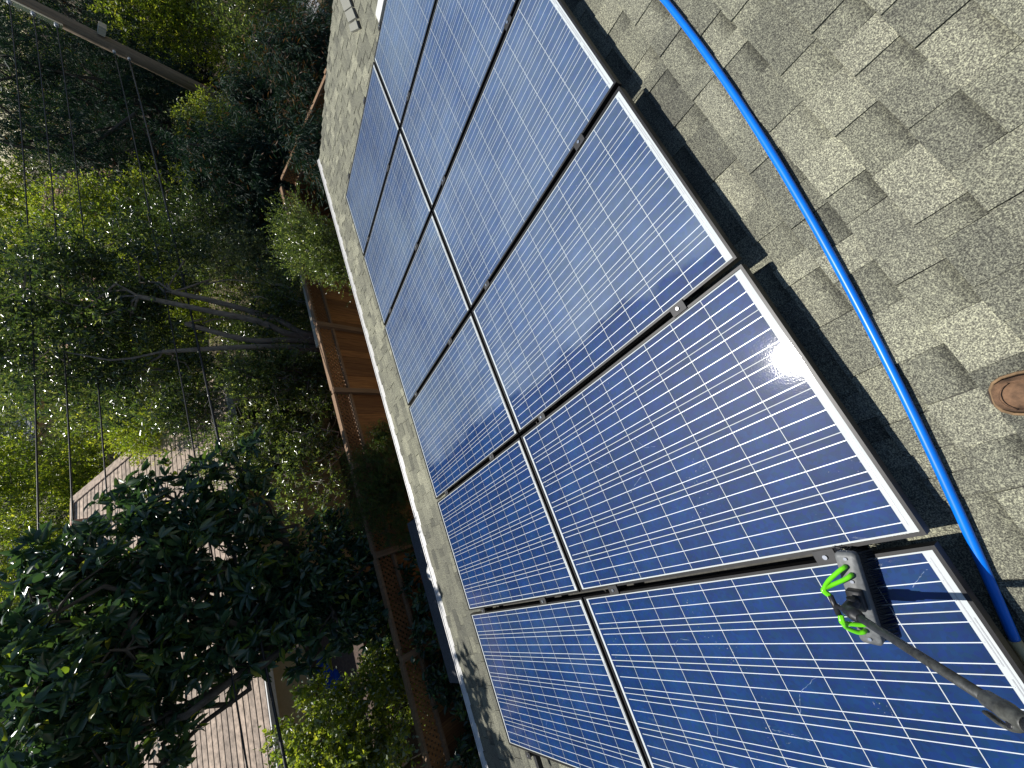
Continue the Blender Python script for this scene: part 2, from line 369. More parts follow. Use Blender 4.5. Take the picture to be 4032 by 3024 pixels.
# rake board
mb = MB()
for y0, y1 in zip(ys[:-1], ys[1:]):
    p0, p1 = W(rake_x(y0)-.035, y0, ZD-.058), W(rake_x(y1)-.035, y1, ZD-.058)
    mb.hexa([p0+Vector((-.02,0,-.14)), p0+Vector((0,0,-.14)), p1+Vector((-.02,0,-.14)), p1+Vector((0,0,-.14)), p0+Vector((-.02,0,0)), p0, p1+Vector((-.02,0,0)), p1])
hb(mb, 'rake_board', M['white'])
# gutter: trough, rounded front lip and the slotted white cover strips
gx0, gx1 = XL, 1.93
gut = empty('gutter'); gut.parent = house; gut.location = (4, 0, 0)
def prof(name, pts, parent, mat=M['white'], sag=0.0):
    V = [(x, y, z) for x in (gx0, gx1) for y, z in pts]; k = len(pts)
    MB().add(V, [tuple(range(k))[::-1], tuple(range(k, 2*k))] + [(i, (i+1) % k, (i+1) % k + k, i+k) for i in range(k)]).build(name, mat, parent)
bpy.data.objects.remove(gut)
y0, z0 = ye-0.016, ze-0.012
V = [(y0+a_*.58, z0+b_) for a_, b_ in [(0, -.02), (0, -.125), (.09, -.125), (.115, -.09), (.125, -.045), (.152, -.03), (.152, 0), (.135, 0), (.135, -.022), (.112, -.036), (.102, -.085), (.083, -.118), (.012, -.118), (.012, -.02)]]
k = len(V); VV = [(q[0]+4, q[1], q[2]) for q in (skew((x, y, z)) for x in (gx0, gx1) for y, z in V)]
gut = MB().add(VV, [(i, (i+1) % k, (i+1) % k + k, i+k) for i in range(k)]).build('gutter', M['white'], house)
MB().add([(gx1+4, y, z) for y, z in [V[0], V[1], V[2], V[3], V[4], V[5], V[6]]] + [(gx1+3.995, y, z) for y, z in [V[0], V[1], V[2], V[3], V[4], V[5], V[6]]], [tuple(range(7)), tuple(range(7, 14))[::-1]] + [(i, (i+1) % 7, (i+1) % 7+7, i+7) for i in range(7)]).build('end_cap', M['white'], gut)
for i in range(3):
    yy = y0 + 0.012 + i*0.0225
    mb = MB().box(gx0, gx1-.006, yy, yy+0.0175, z0-.010, z0-.006); mb.v = [(q[0]+4, q[1], q[2]) for q in map(skew, mb.v)]; mb.build('guard_strip', M['white'], gut)
# bent white flashing hanging off the gutter
mb = MB(); rings = []
for i in range(9):
    t = i/8; x = -4.55 - 0.46*t; dy = 0.17 + 0.05*math.sin(t*5) ; dz = -0.05 - 0.14*t + 0.03*math.sin(7*t)
    rings.append([(x+4, y0+.092, z0-.03-.02*t), (x+4, y0+dy-.02, z0+dz), (x+4, y0+dy-.017, z0+dz+.012), (x+4, y0+.092, z0-.012-.02*t)])
rings = [[(p[0], p[1]+.074, p[2]-.024) for p in q] for q in rings]
mb.loft(rings).build('loose_flashing', M['white'], house)
# bay under the eave with its own dark roof
hb(MB().box(-5.75, -4.05, 3.49, 4.62, 0, 1.86), 'bay_wall', M['wall'])
mb = MB(); mb.hexa([(-5.92, 3.50, 2.30), (-3.90, 3.50, 2.30), (-5.92, 5.12, 1.94), (-3.90, 5.12, 1.94), (-5.92, 3.50, 2.35), (-3.90, 3.50, 2.35), (-5.92, 5.12, 1.99), (-3.90, 5.12, 1.99)])
hb(mb, 'bay_roof', M['dark_roof'])

# shingles: alternating thick and thin tabs, course by course
EXP = 0.121
def tab_mesh(name, th, mat):
    L0 = EXP + 0.035
    v = [(0, -L0, .0015), (1, -L0, .0015), (0, 0, .004), (1, 0, .004), (0, -L0, .0035), (1, -L0, .0035), (0, 0, .004+th), (1, 0, .004+th)]
    f = [(0, 2, 3, 1), (4, 5, 7, 6), (0, 1, 5, 4), (2, 6, 7, 3), (0, 4, 6, 2), (1, 3, 7, 5)]
    me = bpy.data.meshes.new(name); me.from_pydata(v, [], f); me.materials.append(mat)
    uv = me.uv_layers.new(name='UVMap')
    for lp in me.loops:
        vx = v[lp.vertex_index]; uv.data[lp.index].uv = (vx[0] + (2.0 if th < .006 else 0.0), (vx[1]+EXP)/EXP)
    return me, v, f
mThick, vT, fT = tab_mesh('shingle_thick', .0105, M['shingle']); mThin, vN, fN = tab_mesh('shingle_thin', .004, M['shingle'])
MW = camo.matrix_world.inverted(); FPX = 14.6/36*1024
def pix(P):
    q = MW @ P
    return (512 + FPX*q.x/-q.z, 384 - FPX*q.y/-q.z) if q.z < -0.05 else None
tabs = []
yb = -0.625 - EXP*18
c_i = 0
last = 0
while last < 3:
    if yb > YE-0.075: last += 1
    x = XL + random.uniform(0, 0.2); hi = random.random() < .5; xr = rake_x(yb) + random.uniform(-.012, .012)
    while x < xr - 0.02:
        wd = random.choice((.075, .10, .125, .15, .18, .22)) * random.uniform(.85, 1.15)
        wd = min(wd, xr - x)
        if xr - (x+wd) < 0.05: wd = xr - x
        under = (x > -5.98 and x+wd < -0.06 and 0.36 < yb < 3.16)
        yt = yb if last == 0 else eave_y(x) + .012 - .10*(2-last)
        if not under and last < 3: tabs.append((x, yt + random.uniform(-.0025, .0025), wd, hi))
        x += wd + (random.uniform(.0014, .0032) if random.random() < .8 else .0006); hi = not hi
    yb += EXP
def area(t):
    x, y, wd, hi = t
    q = [pix(W(a_, b_, -.13)) for a_, b_ in ((x, y-EXP), (x+wd, y-EXP), (x+wd, y), (x, y))]
    if any(p is None for p in q): return 0
    cx = sum(p[0] for p in q)/4; cy = sum(p[1] for p in q)/4
    if not (-10 < cx < 1034 and -10 < cy < 778): return 0
    xs = [min(max(p[0], 0), 1024) for p in q]; yy = [min(max(p[1], 0), 768) for p in q]
    return abs(sum(xs[i]*yy[(i+1) % 4] - xs[(i+1) % 4]*yy[i] for i in range(4)))/2
tabs.sort(key=area, reverse=True)
RM = Matrix.Rotation(-PITCH, 4, 'X')
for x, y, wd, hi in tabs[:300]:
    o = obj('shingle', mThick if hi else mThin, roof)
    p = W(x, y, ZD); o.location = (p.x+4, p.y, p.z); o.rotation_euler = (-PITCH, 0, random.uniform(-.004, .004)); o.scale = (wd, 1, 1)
V, F, UV = [], [], []
for x, y, wd, hi in tabs[300:]:
    vv, ff = (vT, fT) if hi else (vN, fN); o_ = len(V)
    V += [tuple(W(x+a_*wd, y+b_, ZD+c_) + house_off) for a_, b_, c_ in vv]
    F += [tuple(i+o_ for i in f) for f in ff]; UV += [(a_ + (0.0 if hi else 2.0), (b_+EXP)/EXP) for a_, b_, c_ in vv]
me = bpy.data.meshes.new('shingle_field'); me.from_pydata(V, [], F); me.materials.append(M['shingle_field'])
uv = me.uv_layers.new(name='UVMap'); li = np.zeros(len(me.loops), int); me.loops.foreach_get('vertex_index', li)
uv.data.foreach_set('uv', np.array(UV)[li].ravel())
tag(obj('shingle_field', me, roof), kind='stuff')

# plain shingle pieces standing proud near the rake
PQ = [[(1.33, 1.835), (1.80, 1.83), (2.02, 2.00), (1.575, 2.01)], [(1.11, 1.836), (1.305, 1.836), (1.545, 2.008), (1.345, 2.006)], [(.95, 1.86), (1.085, 1.85), (1.315, 2.02), (1.20, 2.03)]]
for i, q in enumerate(PQ):
    x0, ya = q[0]
    t = tag(empty('roof_patch', W(x0, ya, -.133), True), ['long plain shingle patch standing proud of the roof by the rake', 'square plain shingle patch next to the long raised patch', 'small narrow plain shingle patch at the end of the raised row'][i], 'roof patch', 'raised shingle patches')
    b_ = [(x-x0, y-ya) for x, y in q]; o4 = (0, 1, 3, 2)
    MB().hexa([(b_[k][0], b_[k][1], 0) for k in o4] + [(b_[k][0], b_[k][1], .030) for k in o4]).build('patch_shingle', M['patch'], t)
    MB().hexa([(b_[k][0]-.014, b_[k][1]-.012, 0) for k in o4] + [(b_[k][0]-.014, b_[k][1]-.012, .012) for k in o4]).build('patch_shadow', M['frame'], t)  # black offset slab stands in for the shadow along the patch edges

# ------------------------------------------------------------------ mounting rails, panels, clamps
RY = (0.295, 1.38, 2.09, 3.04)
for i, y in enumerate(RY):
    t = tag(empty('mounting_rail', W(-6.2, y, -.13), True), ['black mounting rail under the upper panel row, nearer the ridge', 'black mounting rail under the upper panel row, nearer the seam between rows', 'black mounting rail under the lower panel row, nearer the seam between rows', 'black mounting rail under the lower panel row, nearer the gutter'][i], 'rail', 'rails carrying the solar panels')
    MB().box(0, 6.26, -.02, .02, .052, .0885).build('rail_bar', M['rail'], t)
    for x in np.arange(.3, 6.2, 1.2):
        MB().box(x-.02, x+.02, .0205, .028, 0.012, .082).box(x-.02, x+.02, .0205, .085, .0112, .018).build('roof_foot', M['rail'], t)

PW, PL, FH = 0.983, 1.652, 0.040
CELL, GAP = 0.1557, 0.0031
panel = empty('solar_panel', (0, 0, 0), True)
mb = MB()                                     # frame rails with lips
for (x0, x1, y0_, y1_) in ((-PW/2, PW/2, 0, .011), (-PW/2, PW/2, PL-.011, PL), (-PW/2, -PW/2+.011, .0113, PL-.0113), (PW/2-.011, PW/2, .0113, PL-.0113)):
    MB().box(x0, x1, y0_, y1_, 0, FH).build('frame_rail', M['frame'], panel)
lam = MB().box(-PW/2+.0112, PW/2-.0112, .0112, PL-.0112, FH-.009, FH-.0052).build('laminate', M['sheet'], panel)
cw = CELL/2; ch = .0006
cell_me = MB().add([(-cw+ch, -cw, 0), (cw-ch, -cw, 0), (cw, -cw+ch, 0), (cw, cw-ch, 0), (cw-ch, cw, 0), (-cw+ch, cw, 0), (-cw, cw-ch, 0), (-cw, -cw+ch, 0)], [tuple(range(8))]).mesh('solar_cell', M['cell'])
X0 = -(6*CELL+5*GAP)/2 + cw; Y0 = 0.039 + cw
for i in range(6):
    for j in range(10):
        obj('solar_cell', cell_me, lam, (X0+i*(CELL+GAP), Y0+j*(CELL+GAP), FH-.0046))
bus_me = MB().box(-.00140, .00140, 0, PL-.078, 0, .0003).mesh('busbar', M['busbar'])
for i in range(6):
    for d in (-1, 0, 1): obj('busbar', bus_me, lam, (X0+i*(CELL+GAP)+d*CELL/3, .0335, FH-.0042))
for x0, x1, y in ((-.46, -.17, .027), (-.14, .15, .027), (.18, .46, .027), (-.30, .30, .020)):
    MB().box(x0, x1, y, y+.003, FH-.0049, FH-.0045).build('bus_ribbon', M['ribbon'], lam)
# crack marks in single cells (pale snail trails)
crack = plain('crack_trail', (0.10, 0.15, 0.26), 0.5, 0.0, 0.5, 90)
def crack_part(pan, i, j, pts, name='crack_mark'):
    cx, cy = X0+i*(CELL+GAP), Y0+j*(CELL+GAP)
    P = [Vector((cx+a_*cw, cy+b_*cw, FH-.0040)) for a_, b_ in pts]; mb = MB()
    Q = []
    for p0, p1 in zip(P[:-1], P[1:]):
        for k in range(7): Q.append(p0.lerp(p1, k/7) + Vector((random.uniform(-.002, .002), random.uniform(-.002, .002), 0)))
    for p0, p1 in zip(Q[:-1], Q[1:]):
        if random.random() < .86: mb.bar(p0, p1, random.choice((.0008, .0012, .002)), .0002)
    lm = [c_ for c_ in pan.children if c_.name.startswith('laminate')][0]
    mb.build(name, crack, lm)
rowlab = ('upper', 'lower'); panels = {}
place = ['at the rake end of the {} row', 'second from the rake in the {} row', 'third from the rake in the {} row', 'fourth from the rake in the {} row, half washed', 'fifth from the rake in the {} row, washed', 'at the washed end of the {} row']
for r in range(2):
    for k in range(6):
        o = panel if (r, k) == (0, 0) else copy_tree(panel)
        o.location = W(-(k+.5)*1.012, (0.010, 1.682)[r], -FH)
        extra = ', brush resting on it' if (r, k) == (0, 5) else (', sun glinting on it' if (r, k) == (0, 4) else '')
        tag(o, 'blue solar panel ' + place[k].format(rowlab[r]) + extra, 'solar panel', 'solar panels on the roof'); panels[r, k] = o
for (r, k, i, j, pts) in ((0, 5, 5, 0, [(-.1, -.1), (.3, -.6), (.5, -.95)]), (0, 5, 3, 3, [(-.9, .95), (-.1, .5), (.3, -.1), (.8, -.9)]), (0, 5, 2, 4, [(.2, .9), (.1, -.2), (-.1, -.9)]),
                          (0, 5, 2, 6, [(-.8, .6), (.1, .1), (.9, -.2)]), (0, 5, 4, 6, [(-.2, .8), (.3, .2), (.2, -.7)]), (0, 4, 3, 6, [(.8, .8), (.2, .1), (-.3, -.6)]), (0, 4, 2, 5, [(-.2, .9), (.2, .2), (.6, -.9)]),
                          (0, 4, 3, 4, [(.7, .7), (-.1, .2), (-.4, -.8)]), (1, 5, 1, 5, [(-.6, .5), (.2, -.3)]), (0, 5, 1, 2, [(.9, .2), (0, -.1), (-.8, .3)])):
    crack_part(panels[r, k], i, j, pts)

clamp = empty('panel_clamp', (0, 0, 0), True)
MB().box(-.022, .022, -.034, .034, .0035, .0065).box(-.006, .006, -.034, .034, -.037, .0034).build('clamp_plate', M['rail'], clamp)
MB().tube([(0, 0, .0068), (0, 0, .0125)], .0075, 10).build('bolt_head', M['steel'], clamp)
first = True
nth = ['seam nearest the rake', 'second seam from the rake', 'third seam from the rake', 'fourth seam from the rake', 'seam of the panel with the brush']
for r in range(4):
    for k in range(1, 6):
        o = clamp if first else copy_tree(clamp); first = False
        o.location = W(-k*1.012, RY[r], 0)
        tag(o, 'black bolted clamp, ' + nth[k-1] + (', rail nearest ridge', ', upper middle rail', ', lower middle rail', ', rail nearest gutter')[r], 'clamp', 'clamps between the solar panels')
    for x in (0.011, -6.083):
        o = copy_tree(clamp); o.location = W(x, RY[r], -.003)
        tag(o, 'black bolted end clamp at the ' + ('rake' if x > 0 else 'brush') + ' end of the array' + (', rail nearest ridge', ', upper middle rail', ', lower middle rail', ', rail nearest gutter')[r], 'clamp', 'clamps at the ends of the array')
# small white junction box beyond the array's end
t = tag(empty('junction_box', W(.13, 1.0, -.13), True), 'white flat junction box on the roof at the rake end of the panels', 'junction box')
MB().hexa([(0, 0, 0), (.17, 0, 0), (.02, .42, 0), (.17, .42, 0), (0, 0, .09), (.17, 0, .09), (.02, .42, .09), (.17, .42, .09)]).build('box_body', M['white'], t)
MB().box(.012, .158, .02, .40, .0905, .096).build('lid', M['white'], t)

# ------------------------------------------------------------------ blue hose with its coupling
hp = [(-1.2, -.31), (-2.2, -.285), (-2.881, -.277), (-3.254, -.272), (-3.682, -.232), (-4.078, -.20), (-4.349, -.173), (-4.601, -.133), (-4.788, -.095), (-4.913, -.073), (-5.071, -.038), (-5.197, -.012), (-5.307, .006), (-5.375, .010)]
cf = np.polyfit([p[0] for p in hp[2:]], [p[1] for p in hp[2:]], 3)
hp = [(x, float(np.polyval(cf, x))) for x in np.linspace(-2.75, -5.375, 16)]
hp = [(-1.2, hp[0][1]-.02), (-2.0, hp[0][1]-.012)] + hp
t = tag(empty('water_hose', W(-4, -.2, -.13), True), 'bright blue water hose curving across the shingles along the array', 'hose')
def RL(pts, ox, oy, oz=-.13): return [(p[0]-ox, p[1]-oy, (p[2] if len(p) > 2 else -.1165)-oz) for p in pts]
MB().tube(bezier(RL(hp, -4, -.2), 8), .0125, 14).build('hose_tube', M['hose'], t)
MB().tube(RL([(-5.37, hp[-1][1]), (-5.425, hp[-1][1]+.001)], -4, -.2), .0142, 14).build('hose_sleeve', M['tan_plastic'], t)
MB().tube(RL([(-5.426, hp[-1][1]+.001), (-5.445, hp[-1][1]+.001)], -4, -.2), .0135, 6).tube(RL([(-5.4455, hp[-1][1]+.001), (-5.50, hp[-1][1])], -4, -.2), .009, 10).build('hose_coupling', M['brass'], t)

# ------------------------------------------------------------------ washing brush on its pole
t = tag(empty('washing_brush', W(-5.17, .24, 0), True), 'black washing brush with lime green jet tubes on a long dark pole', 'brush')
ang = math.atan2(-.30, 1.0)*0.92
BR = Matrix.Rotation(ang, 4, 'Z')
def bl(x, y, z): return BR @ Vector((x, y, z))
def rbox(mb, hx, hy, z0, z1, r=.012, tp=0.92):
    ring = []
    for sx, sy, a0 in ((1, 1, 0), (-1, 1, 90), (-1, -1, 180), (1, -1, 270)):
        for k in range(5):
            a_ = math.radians(a0+k*22.5); ring.append(((sx*(hx-r)+r*math.cos(a_)), (sy*(hy-r)+r*math.sin(a_))))
    mb.loft([[bl(x*s, y*s, z) for x, y in ring] for z, s in ((z0, 1), (z1-.004, 1), (z1, tp))])
mb = MB(); rbox(mb, .135, .028, .046, .072); blk = mb.build('brush_block', M['grey_plastic'], t)
mb = MB()
for i in range(60):                            # bristle tufts
    for j in range(7):
        x = -.128+.256*i/59; y = -.022+.044*j/6; sp = 1.0 + .55*abs(y)/.022
        mb.tube([bl(x, y, .047), bl(x*1.02 + random.uniform(-.003, .003), y*sp*1.5 + random.uniform(-.003, .003), .0012)], [.0022, .0011], 4, False)
mb.build('bristles', M['bristle'], t)['kind'] = 'stuff'
mb = MB(); rbox(mb, .030, .020, .0722, .095, .006); mb.build('pole_mount', M['black_plastic'], t)
for x in (-.118, -.05, .05, .118):
    q = bl(x, 0, .0725); MB().tube([q, q+Vector((0, 0, .004))], .005, 8).build('screw', M['steel'], t)
PB = Vector((0, 0, .16)); PT = Vector((-.008, -.401, .619-.0)); pd = (Vector((-5.178, -.161, .619)) - Vector((-5.173, .235, .163))).normalized()
A0 = Vector((-5.172-(-5.17), .245-.24, .150)); 
MB().tube([bl(0, 0, .088), bl(0, 0.0, .11), A0+pd*.0, A0+pd*.05], [.016, .017, .017, .016], 10).build('swivel_joint', M['black_plastic'], t)
MB().tube([bl(-.02, 0, .118), bl(.02, 0, .118)], .011, 10).build('pivot_bolt', M['black_plastic'], t)
MB().tube([A0+pd*.02, A0+pd*.06, A0+pd*.061, A0+pd*.085], [.0175, .0175, .0140, .0125], 14).build('pole_collar', M['black_plastic'], t)
MB().tube([A0+pd*.04, A0+pd*.58], .0102, 16).build('inner_pole', M['carbon'], t)
MB().tube([A0+pd*.60, A0+pd*1.25], .0122, 16).build('outer_pole', M['carbon'], t)
cl = MB().tube([A0+pd*.540, A0+pd*.545, A0+pd*.575, A0+pd*.580, A0+pd*.592, A0+pd*.598, A0+pd*.625, A0+pd*.63], [.0110, .0142, .0146, .0160, .0160, .0146, .0140, .0126], 16).build('pole_clamp', M['clamp_grey'], t)
sd = Vector((-1, .9, 0)); sd = (sd - pd*sd.dot(pd)).normalized()
lev = bezier([A0+pd*.612+sd*.010, A0+pd*.604+sd*.019, A0+pd*.580+sd*.024, A0+pd*.545+sd*.022], 6)
mb = MB(); up = pd.cross(sd)
mb.loft([[p+sd*.004*math.cos(a_)+up*.008*math.sin(a_) for a_ in np.linspace(0, 2*math.pi, 9)[:-1]] for p in lev]); mb.build('clamp_lever', M['clamp_grey'], cl)
MB().tube([A0+pd*.604+sd*.014-up*.009, A0+pd*.604+sd*.014+up*.009], .006, 8).build('lever_pin', M['black_plastic'], cl)
# manifold and jet tubes
mani = Vector((.005, .045, .125))
MB().tube([mani+Vector((-.028, .004, 0)), mani+Vector((.028, -.004, .002))], .008, 10).tube([mani, A0+pd*.03], .007, 8).build('water_manifold', M['black_plastic'], t)
for sx, tips in ((1, ((.095, .006), (.072, -.004))), (-1, ((-.094, .006), (-.070, -.004)))):
    for q, (tx, ty) in enumerate(tips):
        e = bl(tx, ty, .073); st = mani + Vector((.029*sx, .003*q-.002, .002*q))
        pts = bezier([st, st+Vector((.018*sx, .004, .004)), st.lerp(e, .55)+Vector((.004*sx, .020, .016)), e+Vector((-.004*sx, .012, .022)), e+Vector((0, 0, .012)), e], 7)
        MB().tube(pts, .0066, 8).build('jet_tube', M['green_tube'], t)

# ------------------------------------------------------------------ brown shoe standing on the shingles
t = tag(empty('shoe', W(-4.766, -.272, -.131), True, 0), 'toe of a brown suede shoe standing on the shingles by the hose', 'shoe')
t.rotation_euler = (Matrix.Rotation(-PITCH, 3, 'X') @ Matrix.Rotation(math.radians(-16), 3, 'Z')).to_euler()
st = [(0.0, .020, .030), (-.008, .034, .040), (-.025, .044, .050), (-.055, .050, .058), (-.09, .051, .068), (-.13, .046, .088), (-.17, .041, .105), (-.21, .039, .11), (-.25, .036, .108), (-.275, .026, .10)]
def ring(y, hw, ht, zb=.014, sq=2.4):
    out = []
    for a_ in np.linspace(0, 2*math.pi, 19)[:-1]:
        c_, s_ = math.cos(a_), math.sin(a_)
        x = hw*math.copysign(abs(c_)**(2/sq), c_); z = (ht-zb)*(s_ if s_ > 0 else 0.0) if s_ > 0 else 0
        x *= 1 - .28*max(s_, 0)**2
        out.append((x, y, zb+z))
    return out
MB().loft([ring(*s) for s in st]).build('shoe_upper', M['leather'], t)
MB().loft([[(x*1.10, y_+(.007 if i < 2 else 0), z) for (x, y_) in [(hw*math.copysign(abs(math.cos(a_))**.9, math.cos(a_)), y+.0*math.sin(a_)) for a_ in np.linspace(0, 2*math.pi, 13)[:-1]] for z in [0]] for i, (y, hw, ht) in enumerate(st[:1])], False)
out = [(hw*1.09, y) for y, hw, ht in st]; ol = [(0.018, .0075)] + [(x, y+.0) for x, y in out]
poly = [(x, y) for x, y in ol] + [(-x, y) for x, y in ol[::-1]]
MB().loft([[(x, y, 0) for x, y in poly], [(x, y, .013) for x, y in poly]]).build('shoe_sole', M['sole'], t)
seam = []
for a_ in np.linspace(-1.25, 1.25, 15): seam.append((.039*math.sin(a_)*1.0, -.056+.040*math.cos(a_)*1.05, .046+.013*math.cos(a_*1.1)-.004*abs(a_)))
seam = [(-.043, -.12, .066)] + seam + [(.043, -.12, .066)]
MB().tube(bezier(seam, 3), .0016, 6).build('toe_seam', M['leather'], t)
MB().tube([(x*1.02, y, .017) for x, y in ol[1:8]][::-1] + [(-x*1.02, y, .017) for x, y in ol[1:8]], .0042, 6).build('welt', M['leather2'], t)

# ------------------------------------------------------------------ fence
def fence(name, label, p0, p1, h_b=1.70, h_t=2.0, post=1.44, off=0.0):
    p0, p1 = Vector((*p0, 0)), Vector((*p1, 0)); d = p1-p0; ln = d.length; d.normalize(); rz = math.atan2(d.y, d.x)
    t = tag(empty(name, p0, False, rz), label, 'fence')
    x = 0; i = 0
    while x < ln-.02:
        wd = random.uniform(.128, .142); lean = random.uniform(-.004, .004); y = random.uniform(-.004, .004)
        MB().hexa([(x, y, .04), (x+wd, y, .04), (x, y+.018, .04), (x+wd, y+.018, .04), (x+lean, y, h_b-.02), (x+wd+lean, y, h_b-.02), (x+lean, y+.018, h_b-.02), (x+wd+lean, y+.018, h_b-.02)]).build('fence_board', M['fence'], t)
        x += wd + random.uniform(.002, .008)
    x = off
    xs = []
    while x < ln+.1:
        xs.append(x); MB().box(x-.045, x+.045, -.10, -.012, 0, h_t+.03).build('fence_post', M['rail_wood'], t); x += post
    for a_, b_ in zip([0]+xs, xs+[ln]):
        if b_-a_ < .2: continue
        l0, l1 = max(a_+.047, 0), min(b_-.047, ln)
        MB().box(l0, l1, -.06, .045, h_b-.018, h_b+.022).build('rail', M['rail_wood'], t)
        MB().box(l0, l1, -.05, .04, h_t-.022, h_t+.018).build('cap_rail', M['rail_wood'], t)
        MB().box(l0, l1, .02, .06, .35, .43).build('back_rail', M['rail_wood'], t)
        mb = MB(); hh = h_t-h_b-.046; z0_ = h_b+.023
        for sgn, yy in ((1, -.006), (-1, .002)):
            x = l0-hh
            while x < l1:
                xa, xb = x, x+hh; ta = max(0, (l0-xa)/hh); tb = min(1, (l1-xb)/hh+1)
                if tb > ta+.05:
                    A_ = (xa+hh*ta, yy, z0_+hh*(ta if sgn > 0 else 1-ta)); B_ = (xa+hh*tb, yy, z0_+hh*(tb if sgn > 0 else 1-tb))
                    mb.bar(A_, B_, .006, .034, (0, 0, 1))
                x += .083
        lt = mb.build('lattice', M['fence'], t); lt['kind'] = 'stuff'
    return t
fence('fence', 'redwood board fence with lattice top running below the gutter', (-13.5, 5.82), (4.0, 6.32), off=.76)
fence('fence', 'redwood board fence returning from the corner behind the dark bush', (4.5, 3.85), (4.1, 6.27))
# pale timber top of the planter just beyond the fence
t = tag(empty('timber_planter', (.1, 6.62, 0)), 'pale sunlit timber planter edge just behind the lattice fence', 'planter')
MB().box(0, 1.9, .04, .09, 0, 1.70).build('planter_side', M['rail_wood'], t)
MB().box(0, 1.9, -.02, .13, 1.702, 1.78).build('planter_cap', M['pale_wood'], t)

# ------------------------------------------------------------------ neighbouring house beyond the loquat
nh = tag(empty('neighbour_house', (-6, 9.4, 0)), 'beige neighbouring house with tan shingle hip roof behind the big-leaved tree', 'house')
EY, RYN, EZ, RZ = 0.0, 4.6, 2.55, 4.47         # local: eave / ridge
HX0, HX1 = -16.0, 6.9                         # local corners, ridge end at HX1-4.6
def nx(t_): return HX1 - 1.0*t_                # hip
mb = MB().box(HX0+.5, HX1-.6, .55, 8.6, 0, 2.50); mb.build('wall', M['nwall'], nh)
rf = MB().add([(HX0, 0, EZ-.03), (HX1, 0, EZ-.03), (HX1-1.0, RYN, RZ-.03), (HX0, RYN, RZ-.03), (HX0, 9.2, EZ-.03), (HX1, 9.2, EZ-.03)], [(0, 1, 2, 3), (1, 5, 2), (3, 2, 5, 4), (0, 4, 5, 1)]).build('roof', M['nroof'], nh)
nc = 38
for i in range(nc):
    t0, t1 = i/nc, (i+1.25)/nc; t1 = min(t1, 1.0)
    yA, yB = RYN*t0, RYN*t1; zA, zB = EZ+(RZ-EZ)*t0, EZ+(RZ-EZ)*t1; j = random.uniform(-.004, .004)
    MB().hexa([(HX0, yA+j, zA-.01), (nx(t0), yA+j, zA-.01), (HX0, yB, zB-.014), (nx(t1), yB, zB-.014), (HX0, yA+j, zA+.014), (nx(t0), yA+j, zA+.014), (HX0, yB, zB+.002), (nx(t1), yB, zB+.002)]).build('shingle_course', M['nroof'], rf)
mb = MB()
for i in range(24):
    t0, t1 = i/24, (i+1)/24; A_ = Vector((nx(t0), RYN*t0, EZ+(RZ-EZ)*t0+.02)); B_ = Vector((nx(t1), RYN*t1, EZ+(RZ-EZ)*t1+.02)); mb.bar(A_, B_+Vector((0, 0, .012)), .2, .02)
mb.build('hip_cap', M['nroof'], rf)
MB().box(HX0, HX1-1.0, RYN-.1, RYN+.1, RZ-.01, RZ+.035).build('ridge_cap', M['nroof'], rf)
MB().box(HX0, HX1, -.06, -.012, EZ-.13, EZ+.006).build('eave_gutter', M['white'], nh)
for (x, y, hgt) in ((5.0, 3.5, .35), (3.9, 3.1, .28)):
    zz = EZ+(RZ-EZ)*y/RYN; MB().tube([(x, y, zz-.1), (x, y, zz+hgt)], .06, 10).tube([(x, y, zz+hgt), (x, y, zz+hgt+.05)], .10, 10).build('vent_pipe', M['white'], rf)
MB().box(4.95, 5.25, 3.9, 4.15, 4.0, 4.55).build('chimney', M['terracotta'], rf)
for x in (-2.5, 1.2, 4.6):
    wfr = MB().box(x, x+1.2, .50, .545, 1.0, 2.1).build('window', M['white'], nh)
    MB().box(x+.06, x+1.14, .488, .498, 1.06, 2.04).build('pane', M['glass'], wfr)
# low patio cover in front of that wall, with a tarp on it
pc = tag(empty('patio_cover', (-7.6, 8.15, -.35)), 'low dark brown shingled patio cover at the foot of the beige house', 'patio cover')
MB().hexa([(0, 0, 1.62), (3.6, 0, 1.62), (0, 1.75, 1.88), (3.6, 1.75, 1.88), (0, 0, 1.70), (3.6, 0, 1.70), (0, 1.75, 1.96), (3.6, 1.75, 1.96)]).build('cover_roof', M['nroof_dark'], pc)
for x in (.1, 3.5): MB().box(x-.05, x+.05, .08, .18, .35, 1.63).build('post', M['rail_wood'], pc)
mb = MB(); nu, nv = 16, 10; G = []
for j in range(nv):
    for i in range(nu):
        u, v = i/(nu-1)-.5, j/(nv-1)-.5; e = 1-max(abs(u), abs(v))*2
        G.append((u*.95+.05*math.sin(9*v), v*.62+.04*math.sin(7*u), .03+.13*min(1, e*2.2)*(.6+.4*math.sin(11*u+5*v))+.02*random.random()))
mb.add(G, [(j*nu+i, j*nu+i+1, (j+1)*nu+i+1, (j+1)*nu+i) for j in range(nv-1) for i in range(nu-1)], True)
tp = mb.build('tarp', M['tarp'], None); tp.location = (-5.6, 9.35, 1.46); tp.rotation_euler = (.15, 0, .35)
sm_ = tp.modifiers.new('thickness', 'SOLIDIFY'); sm_.thickness = .006
tag(tp, 'crumpled blue tarp lying on the dark patio cover', 'tarp')

